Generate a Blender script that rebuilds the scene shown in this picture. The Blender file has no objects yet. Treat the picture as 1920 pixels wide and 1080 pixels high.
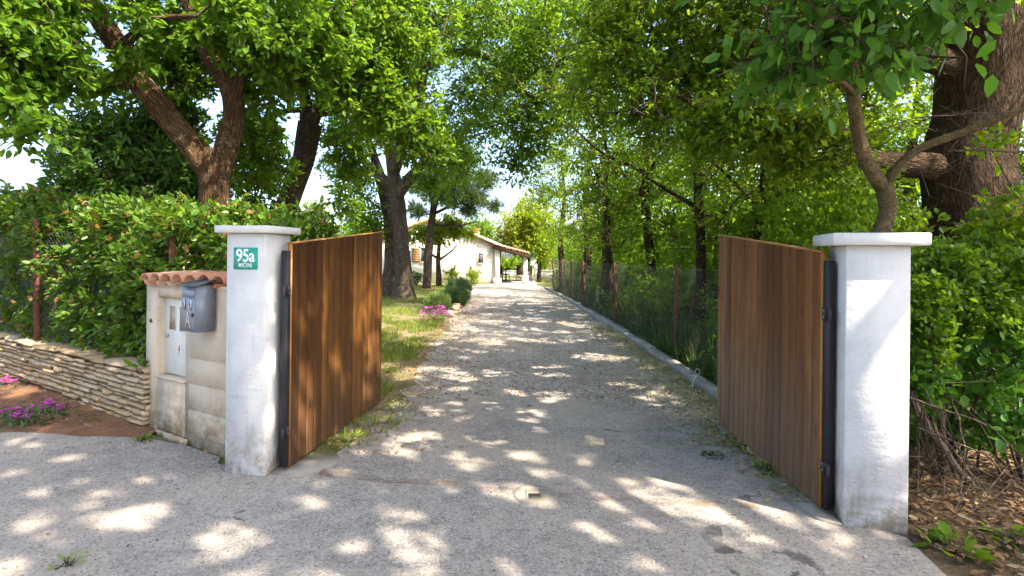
import bpy, math
import numpy as np
from mathutils import Matrix, Vector

rng = np.random.default_rng(11)
scene = bpy.context.scene
col = scene.collection
R = math.radians

# ------------------------------------------------------------------ camera
FPX, EYE, ROLL = 1020.0, 1.6, R(0.6)          # focal length in photo pixels, eye height, slight roll
cam = bpy.data.cameras.new('camera')
cam.sensor_width = 36.0
cam.lens = 36.0 * FPX / 1920.0
cam.shift_y = -60.0 / 1920.0
cam.clip_start, cam.clip_end = 0.05, 1000.0
camo = bpy.data.objects.new('camera', cam)
col.objects.link(camo)
camo.matrix_world = Matrix.Translation((0, 0, EYE)) @ Matrix.Rotation(R(90), 4, 'X') @ Matrix.Rotation(ROLL, 4, 'Z')
scene.camera = camo

# ------------------------------------------------------------------ sky, sun, exposure
SUN_EL, SUN_AZ = R(50), R(125)                # azimuth clockwise from +Y: sun behind the viewer's right shoulder
w = bpy.data.worlds.new('World')
scene.world = w
w.use_nodes = True
nt = w.node_tree
nt.nodes.clear()
sky = nt.nodes.new('ShaderNodeTexSky')
sky.sky_type = 'NISHITA'
sky.sun_disc = False
sky.sun_elevation = SUN_EL
sky.sun_rotation = SUN_AZ
sky.dust_density = 3.0
sky.air_density = 0.75
bg = nt.nodes.new('ShaderNodeBackground')
bg.inputs['Strength'].default_value = 0.15
out = nt.nodes.new('ShaderNodeOutputWorld')
nt.links.new(sky.outputs[0], bg.inputs['Color'])
nt.links.new(bg.outputs[0], out.inputs['Surface'])

sl = bpy.data.lights.new('sun', 'SUN')
sl.energy = 3.6
sl.angle = R(0.55)
sl.color = (1.0, 0.90, 0.76)
so = bpy.data.objects.new('sun', sl)
col.objects.link(so)
to_sun = Vector((math.sin(SUN_AZ) * math.cos(SUN_EL), math.cos(SUN_AZ) * math.cos(SUN_EL), math.sin(SUN_EL)))
so.rotation_euler = to_sun.to_track_quat('Z', 'Y').to_euler()
so.location = to_sun * 60

vs = scene.view_settings
vs.view_transform = 'Standard'
vs.look = 'None'
vs.exposure = 2.3
vs.gamma = 1.0
vs.use_curve_mapping = False
cy = scene.cycles
cy.use_denoising = True
cy.use_adaptive_sampling = True
cy.adaptive_threshold = .025
cy.denoising_prefilter = 'ACCURATE'
cy.max_bounces = 6
cy.diffuse_bounces = 3
cy.transmission_bounces = 4
cy.transparent_max_bounces = 12
cy.sample_clamp_indirect = 8.0
cy.caustics_reflective = False
cy.caustics_refractive = False

# ------------------------------------------------------------------ measuring helpers (photo pixel -> place)
def ray(px, py):
    u, v = (px - 960.0) / FPX, -(py - 480.0) / FPX
    c, s = math.cos(ROLL), math.sin(ROLL)
    return np.array([u * c - v * s, 1.0, u * s + v * c])
def P(px, py, d):
    return np.array([0, 0, EYE]) + ray(px, py) * d
def G(px, py, z=0.0):
    r = ray(px, py)
    return P(px, py, (z - EYE) / r[2])

# ------------------------------------------------------------------ materials
MATS = {}
class Nd:
    def __init__(self, name):
        self.m = bpy.data.materials.new(name)
        self.m.use_nodes = True
        self.t = self.m.node_tree
        self.t.nodes.clear()
        self.out = self.n('ShaderNodeOutputMaterial')
        MATS[name] = self.m
    def n(self, typ, **kw):
        x = self.t.nodes.new(typ)
        for k, v in kw.items():
            setattr(x, k, v)
        return x
    def l(self, a, b):
        self.t.links.new(a, b)
    def put(self, sock, v):
        if isinstance(v, bpy.types.NodeSocket):
            self.l(v, sock)
        else:
            sock.default_value = v
    def coord(self, which='Object', scale=(1, 1, 1), loc=(0, 0, 0)):
        if which == 'UV':
            c = self.n('ShaderNodeUVMap').outputs[0]
        elif which == 'World':
            c = self.n('ShaderNodeNewGeometry').outputs['Position']
        else:
            c = self.n('ShaderNodeTexCoord').outputs[which]
        mp = self.n('ShaderNodeMapping')
        self.l(c, mp.inputs[0])
        mp.inputs['Scale'].default_value = scale
        mp.inputs['Location'].default_value = loc
        return mp.outputs[0]
    def noise(self, v, scale=5, detail=4, rough=.55, dist=0.0):
        x = self.n('ShaderNodeTexNoise')
        self.l(v, x.inputs['Vector'])
        x.inputs['Scale'].default_value = scale
        x.inputs['Detail'].default_value = detail
        x.inputs['Roughness'].default_value = rough
        x.inputs['Distortion'].default_value = dist
        return x.outputs['Fac']
    def voro(self, v, scale=5, feature='F1', outp='Distance', rnd=1.0):
        x = self.n('ShaderNodeTexVoronoi', feature=feature)
        self.l(v, x.inputs['Vector'])
        x.inputs['Scale'].default_value = scale
        x.inputs['Randomness'].default_value = rnd
        return x.outputs[outp]
    def ramp(self, f, a, b, ca=0.0, cb=1.0):
        x = self.n('ShaderNodeMapRange')
        x.clamp = True
        self.put(x.inputs[0], f)
        for i, vv in enumerate((a, b, ca, cb)):
            x.inputs[i + 1].default_value = vv
        return x.outputs[0]
    def math(self, op, a, b=0.0):
        x = self.n('ShaderNodeMath', operation=op)
        self.put(x.inputs[0], a)
        self.put(x.inputs[1], b)
        return x.outputs[0]
    def mix(self, f, a, b, mode='MIX'):
        x = self.n('ShaderNodeMix', data_type='RGBA', blend_type=mode)
        self.put(x.inputs[0], f)
        for i, vv in ((6, a), (7, b)):
            if isinstance(vv, (tuple, list)):
                vv = tuple(vv) + (1.0,) if len(vv) == 3 else tuple(vv)
            self.put(x.inputs[i], vv)
        return x.outputs[2]
    def bump(self, h, strength=.3, dist=.01, normal=None):
        x = self.n('ShaderNodeBump')
        self.l(h, x.inputs['Height'])
        x.inputs['Strength'].default_value = strength
        x.inputs['Distance'].default_value = dist
        if normal is not None:
            self.l(normal, x.inputs['Normal'])
        return x.outputs[0]
    def z(self, v):
        x = self.n('ShaderNodeSeparateXYZ')
        self.l(v, x.inputs[0])
        return x.outputs[2]
    def pbsdf(self, colr, rough=.7, normal=None, metal=0.0, spec=.35):
        b = self.n('ShaderNodeBsdfPrincipled')
        if isinstance(colr, (tuple, list)):
            colr = tuple(colr) + (1.0,) if len(colr) == 3 else tuple(colr)
        self.put(b.inputs['Base Color'], colr)
        self.put(b.inputs['Roughness'], rough)
        b.inputs['Metallic'].default_value = metal
        b.inputs['Specular IOR Level'].default_value = spec
        if normal is not None:
            self.l(normal, b.inputs['Normal'])
        return b
    def end(self, b):
        self.l(b.outputs[0], self.out.inputs['Surface'])
        return self.m

def leaf_mat(name, ca, cb, tcol, trans=.42, rough=.45, spec=.4, cc=None):
    k = Nd(name)
    g = k.n('ShaderNodeNewGeometry')
    rnd = g.outputs['Random Per Island']
    c = k.mix(rnd, ca, cb)
    big = k.noise(k.coord('World'), .9, 2)
    c = k.mix(k.ramp(big, .35, .65, 0, .45), c, tuple(x * .62 for x in ca))
    if cc is not None:                                     # a few odd leaves (dry, young)
        odd = k.math('GREATER_THAN', k.math('FRACT', k.math('MULTIPLY', rnd, 37.0)), .93)
        c = k.mix(odd, c, cc)
    b = k.pbsdf(c, rough, spec=spec)
    tr = k.n('ShaderNodeBsdfTranslucent')
    tc = k.mix(.55, c, tcol)
    k.l(tc, tr.inputs['Color'])
    m = k.n('ShaderNodeMixShader')
    m.inputs[0].default_value = trans
    k.l(b.outputs[0], m.inputs[1])
    k.l(tr.outputs[0], m.inputs[2])
    k.l(m.outputs[0], k.out.inputs['Surface'])
    return k.m

leaf_mat('leaf_oak', (.05, .13, .011), (.13, .24, .018), (.30, .49, .018), .5, .5, .25)
leaf_mat('leaf_oak_b', (.05, .125, .010), (.13, .235, .016), (.32, .50, .016), .5, .5, .25)
leaf_mat('leaf_wood', (.055, .135, .008), (.15, .265, .014), (.38, .56, .014), .5, .45, .3)
leaf_mat('leaf_wood_b', (.06, .14, .009), (.165, .27, .014), (.42, .56, .016), .52, .45, .28)
leaf_mat('leaf_young', (.16, .25, .014), (.27, .35, .022), (.55, .64, .03), .5, .55, .2)
leaf_mat('leaf_big', (.045, .14, .018), (.10, .22, .022), (.22, .46, .025), .48, .45, .3)
leaf_mat('leaf_hedge', (.035, .10, .010), (.13, .215, .016), (.22, .36, .014), .30, .42, .3, cc=(.22, .11, .035))
leaf_mat('leaf_bay', (.045, .115, .018), (.09, .18, .024), (.18, .35, .022), .36, .42, .3)
leaf_mat('leaf_needle', (.07, .125, .04), (.13, .19, .06), (.2, .28, .06), .35, .6, .15)
leaf_mat('leaf_rosemary', (.055, .11, .038), (.11, .17, .06), (.14, .22, .06), .25, .6, .2)
leaf_mat('leaf_lavender', (.16, .24, .06), (.26, .34, .10), (.35, .44, .12), .3, .6, .2)
leaf_mat('leaf_ivy', (.026, .08, .011), (.06, .15, .016), (.12, .28, .016), .32, .42, .35)
leaf_mat('leaf_shrub', (.065, .16, .010), (.16, .27, .016), (.34, .52, .016), .46, .45, .3)
leaf_mat('leaf_grass', (.10, .17, .016), (.24, .29, .035), (.36, .44, .05), .35, .5, .3, cc=(.42, .34, .12))
leaf_mat('leaf_rough_grass', (.035, .085, .012), (.09, .14, .025), (.15, .23, .03), .35, .5, .2, cc=(.30, .23, .11))
leaf_mat('leaf_pink', (.42, .03, .30), (.62, .17, .50), (.6, .12, .5), .3, .6, .2)
leaf_mat('leaf_dry', (.20, .11, .05), (.40, .26, .12), (.40, .25, .08), .2, .7, .2)
leaf_mat('leaf_litter', (.10, .058, .028), (.27, .175, .085), (.22, .13, .05), .15, .8, .12, cc=(.38, .30, .18))
leaf_mat('leaf_debris', (.26, .22, .11), (.36, .40, .16), (.38, .38, .14), .2, .7, .2, cc=(.25, .12, .05))
leaf_mat('leaf_pale', (.20, .27, .08), (.34, .40, .13), (.45, .52, .15), .4, .6, .2)

def bark(name, ca, cb, lichen=None, su=7.0, sv=1.6, depth=.03):
    k = Nd(name)
    def ridged(sc, det, dist):
        n = k.noise(k.coord('UV', (su * sc, sv * sc, 1)), 1.0, det, .6, dist)
        return k.ramp(k.math('ABSOLUTE', k.math('SUBTRACT', n, .5)), .0, .11)
    r1, r2 = ridged(2.2, 3, .9), ridged(5.0, 3, .6)
    fine = k.noise(k.coord('UV', (su * 9, sv * 7, 1)), 1.0, 6, .7)
    h = k.math('ADD', k.math('ADD', r1, k.math('MULTIPLY', r2, .6)), k.math('MULTIPLY', fine, .5))
    c = k.mix(k.ramp(h, .35, 1.75), tuple(x * .25 for x in ca), cb)
    c = k.mix(k.ramp(fine, .3, .7, .5, 0), c, ca)
    patch = k.noise(k.coord('World'), 3.1, 4, .65)
    c = k.mix(k.ramp(patch, .45, .65, 0, .45), c, tuple(x * .55 for x in ca))
    if lichen is not None:
        lm = k.math('MULTIPLY', k.ramp(k.noise(k.coord('World'), 6, 5, .75), .55, .63, 0, .7), k.ramp(fine, .4, .55))
        c = k.mix(lm, c, lichen)
    b = k.pbsdf(c, .92, k.bump(h, 1.0, depth), spec=.12)
    return k.end(b)
bark('bark_oak', (.125, .068, .034), (.21, .125, .066), (.30, .28, .22), 9, 2.2, .03)
bark('bark_dark', (.085, .053, .03), (.15, .098, .056), None, 7, 1.5, .06)
bark('bark_grey', (.10, .074, .05), (.17, .132, .092), (.24, .23, .185), 8, 2.2, .03)
bark('bark_smooth', (.13, .088, .04), (.20, .15, .078), (.22, .20, .12), 14, 16, .004)
bark('bark_twig', (.08, .058, .037), (.13, .10, .068), None, 12, 5, .004)
bark('bark_dead', (.12, .082, .055), (.21, .16, .115), None, 12, 5, .004)

def asphalt():
    k = Nd('asphalt')
    v = k.coord('World')
    grain = k.noise(v, 150, 3, .7)
    vor = k.voro(v, 95, 'F1', 'Color')
    sep = k.n('ShaderNodeSeparateColor')
    k.l(vor, sep.inputs[0])
    big = k.noise(v, 1.1, 4, .6)
    mid = k.noise(v, 5.5, 5, .65)
    dust = k.noise(k.coord('World', loc=(7, 3, 0)), .75, 5, .65, .6)
    c = k.mix(k.ramp(big, .35, .68), (.255, .226, .192), (.355, .318, .268))
    c = k.mix(k.ramp(mid, .42, .6, 0, .6), c, (.178, .160, .143))
    c = k.mix(k.ramp(k.noise(v, 17, 4, .7), .5, .68, 0, .5), c, (.36, .312, .25))
    c = k.mix(k.ramp(k.noise(k.coord('World', loc=(9, 5, 0)), 24, 4, .7), .56, .70, 0, .5), c, (.12, .115, .115))
    c = k.mix(k.ramp(dust, .46, .62, 0, .75), c, (.36, .305, .24))
    c = k.mix(k.ramp(sep.outputs[0], .62, 1.0, 0, .6), c, (.45, .43, .40))
    c = k.mix(k.ramp(sep.outputs[1], .76, 1.0, 0, .7), c, (.08, .078, .078))
    c = k.mix(k.ramp(grain, .52, .8, 0, .4), c, (.09, .088, .085))
    moss = k.math('MULTIPLY', k.ramp(k.noise(k.coord('World', loc=(3, 1, 0)), 1.7, 4, .6), .6, .68), k.ramp(grain, .45, .6))
    c = k.mix(k.math('MULTIPLY', moss, .5), c, (.10, .105, .045))
    crk = k.math('ABSOLUTE', k.math('SUBTRACT', k.noise(k.coord('World', loc=(2.3, .4, 0)), .8, 3, .5), .5))
    crm = k.math('MULTIPLY', k.ramp(k.math('ADD', crk, k.math('MULTIPLY', k.math('SUBTRACT', mid, .5), .12)), .0, .006, 1, 0), k.ramp(big, .54, .6))
    c = k.mix(k.math('MULTIPLY', crm, .75), c, (.05, .045, .04))
    h = k.math('ADD', k.math('MULTIPLY', grain, .6), sep.outputs[2])
    h2 = k.math('ADD', h, k.math('MULTIPLY', mid, 2.5))
    return k.end(k.pbsdf(c, .93, k.bump(h2, .55, .004), spec=.2))
asphalt()
def gravel():
    k = Nd('gravel')
    v = k.coord('World')
    vor = k.voro(v, 42, 'F1', 'Color')
    sep = k.n('ShaderNodeSeparateColor')
    k.l(vor, sep.inputs[0])
    d = k.voro(v, 42, 'F1')
    big = k.noise(v, .55, 4, .6)
    mid = k.noise(v, 2.6, 5, .7)
    c = k.mix(k.ramp(big, .38, .62), (.30, .255, .205), (.38, .345, .30))
    c = k.mix(k.ramp(mid, .46, .64, 0, .7), c, (.21, .155, .105))
    c = k.mix(k.ramp(sep.outputs[0], .5, 1, 0, .8), c, (.52, .48, .43))
    c = k.mix(k.ramp(sep.outputs[1], .6, 1, 0, .6), c, (.10, .085, .07))
    h = k.math('SUBTRACT', sep.outputs[2], d)
    return k.end(k.pbsdf(c, .95, k.bump(h, .8, .012), spec=.15))
gravel()
def soil(name, a, b, c2):
    k = Nd(name)
    v = k.coord('World')
    n1 = k.noise(v, 2.2, 5, .65)
    n2 = k.noise(v, 26, 5, .7)
    c = k.mix(k.ramp(n1, .38, .62), a, b)
    c = k.mix(k.ramp(n2, .55, .72, 0, .8), c, c2)
    h = k.math('ADD', n2, k.math('MULTIPLY', k.noise(v, 7, 3), 1.5))
    return k.end(k.pbsdf(c, .97, k.bump(h, .9, .03), spec=.1))
soil('soil_red', (.13, .07, .042), (.22, .115, .062), (.30, .22, .15))
soil('soil_wood', (.10, .07, .042), (.17, .12, .075), (.24, .18, .11))
soil('soil_lawn', (.15, .135, .055), (.24, .18, .105), (.13, .17, .04))
soil('ground_far', (.13, .16, .045), (.20, .19, .08), (.16, .19, .05))

def plaster(name, base, dirt, zlo, zhi, tint):
    k = Nd(name)
    v = k.coord('Object')
    n1 = k.noise(v, 3.2, 5, .6)
    n2 = k.noise(v, 45, 4, .6)
    zz = k.z(v)
    c = k.mix(k.ramp(n1, .4, .65), base, tint)
    streak = k.noise(k.coord('Object', (9, 9, .8)), 2.2, 5, .65)
    c = k.mix(k.ramp(streak, .58, .8, 0, .3), c, dirt)
    dm = k.math('MULTIPLY', k.ramp(zz, zlo, zhi, 1, 0), k.ramp(k.noise(v, 7, 6, .75), .42, .58))
    c = k.mix(k.math('MULTIPLY', dm, .95), c, dirt)
    spots = k.math('MULTIPLY', k.ramp(k.voro(v, 14), .0, .07, 1, 0), k.ramp(n1, .5, .6))
    c = k.mix(k.math('MULTIPLY', spots, .5), c, tuple(x * .6 for x in dirt))
    drip = k.math('MULTIPLY', k.ramp(k.noise(k.coord('Object', (30, 30, .9)), 1.0, 4, .6), .56, .7), k.ramp(k.noise(v, 2.5, 3), .45, .6))
    c = k.mix(k.math('MULTIPLY', drip, .2), c, dirt)
    crk = k.math('ABSOLUTE', k.math('SUBTRACT', k.noise(v, 2.6, 5, .6), .5))
    c = k.mix(k.math('MULTIPLY', k.ramp(crk, .0, .004, .35, 0), k.ramp(n1, .5, .58)), c, tuple(x * .6 for x in dirt))
    h = k.math('ADD', k.math('ADD', k.math('MULTIPLY', n2, .5), k.noise(v, 9, 3)), k.math('MULTIPLY', k.noise(k.coord('Object', (1, 1, 2.5)), 5, 4), 1.6))
    return k.end(k.pbsdf(c, .85, k.bump(h, .4, .01), spec=.2))
plaster('plaster_white', (.56, .55, .535), (.24, .20, .135), .02, .45, (.47, .47, .46))
plaster('plaster_cap', (.58, .57, .55), (.34, .31, .25), -2, -1, (.5, .5, .48))
plaster('plaster_cabinet', (.60, .49, .355), (.27, .20, .11), .12, .62, (.47, .385, .28))
plaster('block_concrete', (.56, .455, .33), (.27, .20, .11), .12, .55, (.45, .365, .265))
plaster('concrete', (.30, .29, .27), (.15, .145, .10), -.05, .12, (.21, .205, .185))
plaster('footing', (.25, .23, .195), (.15, .125, .085), -.05, .05, (.18, .165, .14))
plaster('house_white', (.72, .69, .63), (.5, .45, .38), .0, .3, (.66, .62, .55))

def flat(name, c, rough=.6, metal=0.0, spec=.35, var=.25, scale=8, bump=.1):
    k = Nd(name)
    v = k.coord('Object')
    n1 = k.noise(v, scale, 5, .65)
    cc = k.mix(k.ramp(n1, .35, .7), c, tuple(x * (1 - var) for x in c))
    return k.end(k.pbsdf(cc, rough, k.bump(n1, bump, .004), metal, spec))
flat('metal_black', (.025, .024, .026), .5, .2)
flat('metal_dark', (.05, .045, .048), .5, .3)
flat('metal_mail', (.21, .23, .27), .42, .15, .5, .18, 14)
flat('metal_mail_lid', (.10, .105, .115), .5, .4, .4, .3, 10)
flat('metal_silver', (.45, .46, .48), .35, .8)
flat('door_cream', (.66, .64, .57), .5, 0, .4, .12, 5)
flat('door_edge', (.50, .36, .17), .6)
flat('pane_tan', (.40, .31, .22), .25, 0, .6, .3, 9)
flat('sign_green', (.006, .27, .20), .35, 0, .5, .06)
flat('sign_white', (.85, .86, .85), .4)
flat('bolt_red', (.55, .05, .05), .5)
flat('socket_dark', (.03, .03, .03), .8)
flat('wire_white', (.6, .6, .58), .5)
flat('wire_mesh', (.17, .165, .145), .6, .2)
flat('glass_dark', (.03, .035, .04), .12, 0, .6, .1)
flat('shutter_brown', (.27, .14, .055), .6)
flat('shutter_grey', (.10, .085, .075), .6)
flat('wicker', (.06, .042, .03), .8, 0, .2, .4, 40, .5)
flat('porch_wood', (.10, .045, .022), .7, 0, .3, .35, 6)
flat('paving', (.42, .39, .35), .8, 0, .2, .2, 2)
flat('twine', (.33, .24, .16), .9)

def rust():
    k = Nd('rust')
    v = k.coord('Object')
    n1 = k.noise(v, 18, 5, .7)
    c = k.mix(k.ramp(n1, .38, .62), (.095, .036, .025), (.17, .068, .04))
    c = k.mix(k.ramp(k.noise(v, 60, 3), .6, .75, 0, .6), c, (.06, .03, .025))
    return k.end(k.pbsdf(c, .85, k.bump(n1, .5, .004), 0, .2))
rust()
def terracotta(name, a, b, c2):
    k = Nd(name)
    v = k.coord('World')
    r = k.n('ShaderNodeObjectInfo').outputs['Random']
    c = k.mix(r, a, b)
    n1 = k.noise(v, 22, 5, .7)
    c = k.mix(k.ramp(n1, .52, .68, 0, .85), c, c2)
    return k.end(k.pbsdf(c, .88, k.bump(n1, .4, .005), spec=.2))
terracotta('tile', (.42, .16, .08), (.46, .28, .18), (.38, .31, .23))
terracotta('tile_far', (.42, .16, .08), (.46, .22, .12), (.28, .2, .13))
def stone(name, a, b, c2, dark):
    k = Nd(name)
    r = k.n('ShaderNodeObjectInfo').outputs['Random']
    v = k.coord('World')
    c = k.mix(r, a, b)
    n1 = k.noise(v, 9, 5, .65)
    n2 = k.noise(v, 40, 5, .7)
    c = k.mix(k.ramp(n1, .48, .66, 0, .7), c, c2)
    c = k.mix(k.ramp(n2, .58, .74, 0, .7), c, dark)
    h = k.math('ADD', n2, k.math('MULTIPLY', n1, 1.4))
    return k.end(k.pbsdf(c, .92, k.bump(h, .7, .014), spec=.15))
stone('stone', (.42, .30, .165), (.52, .41, .27), (.36, .23, .10), (.19, .135, .075))
stone('stone_cap', (.46, .41, .33), (.52, .46, .36), (.38, .34, .26), (.22, .19, .13))
stone('stone_pale', (.46, .41, .34), (.54, .49, .42), (.38, .34, .28), (.30, .26, .2))
stone('pebble', (.30, .27, .235), (.44, .41, .37), (.22, .19, .16), (.15, .13, .11))
soil('mortar_dark', (.13, .10, .06), (.19, .145, .09), (.09, .07, .045))

def pebble_mat():
    k = Nd('pebbles')
    rnd = k.n('ShaderNodeNewGeometry').outputs['Random Per Island']
    c = k.mix(rnd, (.20, .175, .145), (.46, .42, .365))
    c = k.mix(k.ramp(k.math('FRACT', k.math('MULTIPLY', rnd, 13)), .7, .9), c, (.15, .11, .075))
    return k.end(k.pbsdf(c, .9, spec=.2))
pebble_mat()

def wood(name, a, b, dark, bottom):
    k = Nd(name)
    inf = k.n('ShaderNodeObjectInfo').outputs['Random']
    tc = k.n('ShaderNodeTexCoord').outputs['Object']
    off = k.n('ShaderNodeCombineXYZ')
    for i in range(3):
        k.l(k.math('MULTIPLY', inf, 31.0 + 17 * i), off.inputs[i])
    ad = k.n('ShaderNodeVectorMath', operation='ADD')
    k.l(tc, ad.inputs[0])
    k.l(off.outputs[0], ad.inputs[1])
    def mp(s):
        x = k.n('ShaderNodeMapping')
        k.l(ad.outputs[0], x.inputs[0])
        x.inputs['Scale'].default_value = s
        return x.outputs[0]
    grain = k.noise(mp((26, 26, 1.3)), 2.6, 6, .65, .5)
    fine = k.noise(mp((120, 120, 3)), 2.0, 4, .6)
    tone = k.noise(mp((5, 5, .7)), 1.5, 3)
    knot = k.voro(mp((7, 7, 1.9)), 1.0)
    c = k.mix(inf, a, b)
    c = k.mix(k.ramp(tone, .38, .66, 0, .55), c, dark)
    c = k.mix(k.ramp(grain, .48, .72, 0, .75), c, dark)
    c = k.mix(k.ramp(fine, .55, .8, 0, .45), c, tuple(x * .5 for x in dark))
    c = k.mix(k.ramp(knot, .05, .13, .95, 0), c, tuple(x * .3 for x in dark))
    wm = k.math('MULTIPLY', k.ramp(k.z(tc), .15, 1.05, 1, 0), k.ramp(k.noise(mp((9, 9, 1.0)), 1.4, 4), .25, .6))
    c = k.mix(k.math('MULTIPLY', wm, .8), c, bottom)          # weathered foot of the boards
    h = k.math('ADD', grain, k.math('MULTIPLY', fine, .5))
    return k.end(k.pbsdf(c, k.ramp(grain, .3, .8, .42, .62), k.bump(h, .3, .003), spec=.18))
wood('wood_left', (.19, .077, .014), (.070, .027, .007), (.042, .017, .005), (.052, .026, .014))
wood('wood_right', (.31, .135, .045), (.11, .046, .017), (.062, .026, .011), (.115, .064, .04))
flat('wood_trim', (.33, .15, .035), .55, 0, .4, .3, 20)

def trench():
    k = Nd('trench_stain')
    v = k.coord('World')
    n1 = k.noise(v, 7, 5, .7)
    n2 = k.noise(v, 120, 3, .7)
    c = k.mix(k.ramp(n1, .4, .65), (.23, .125, .075), (.26, .17, .115))
    c = k.mix(k.ramp(n2, .52, .75, 0, .7), c, (.09, .07, .055))
    b = k.pbsdf(c, .95, k.bump(n2, .5, .003), spec=.15)
    t = k.n('ShaderNodeBsdfTransparent')
    m = k.n('ShaderNodeMixShader')
    k.l(k.ramp(k.noise(v, 6, 5, .75), .40, .66, 0.0, .5), m.inputs[0])
    k.l(t.outputs[0], m.inputs[1])
    k.l(b.outputs[0], m.inputs[2])
    k.l(m.outputs[0], k.out.inputs['Surface'])
trench()
def house_stone():
    k = Nd('house_stone')
    v = k.coord('Object', (1, 1, 1.5))
    vor = k.voro(v, 4.6, 'F1', 'Color')
    sep = k.n('ShaderNodeSeparateColor')
    k.l(vor, sep.inputs[0])
    e = k.voro(v, 4.6, 'DISTANCE_TO_EDGE')
    c = k.mix(sep.outputs[0], (.68, .63, .55), (.82, .79, .73))
    c = k.mix(k.ramp(e, .0, .06, 1, 0), c, (.62, .58, .52))
    return k.end(k.pbsdf(c, .9, k.bump(k.ramp(e, 0, .1), .5, .02), spec=.15))
house_stone()

# ------------------------------------------------------------------ mesh helpers
def nrm(a):
    return a / np.maximum(np.linalg.norm(a, axis=-1, keepdims=True), 1e-9)

def mesh_np(name, V, loops, sizes, uv=None, smooth=False):
    me = bpy.data.meshes.new(name)
    V = np.asarray(V, np.float32)
    loops = np.asarray(loops, np.int32)
    sizes = np.asarray(sizes, np.int32)
    me.vertices.add(len(V))
    me.vertices.foreach_set('co', V.ravel())
    me.loops.add(len(loops))
    me.loops.foreach_set('vertex_index', loops)
    me.polygons.add(len(sizes))
    me.polygons.foreach_set('loop_start', np.concatenate([[0], np.cumsum(sizes)[:-1]]).astype(np.int32))
    if smooth:
        me.polygons.foreach_set('use_smooth', np.ones(len(sizes), bool))
    if uv is not None:
        lay = me.uv_layers.new(name='UVMap')
        lay.data.foreach_set('uv', np.asarray(uv, np.float32)[loops].ravel())
    me.update(calc_edges=True)
    return me

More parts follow.
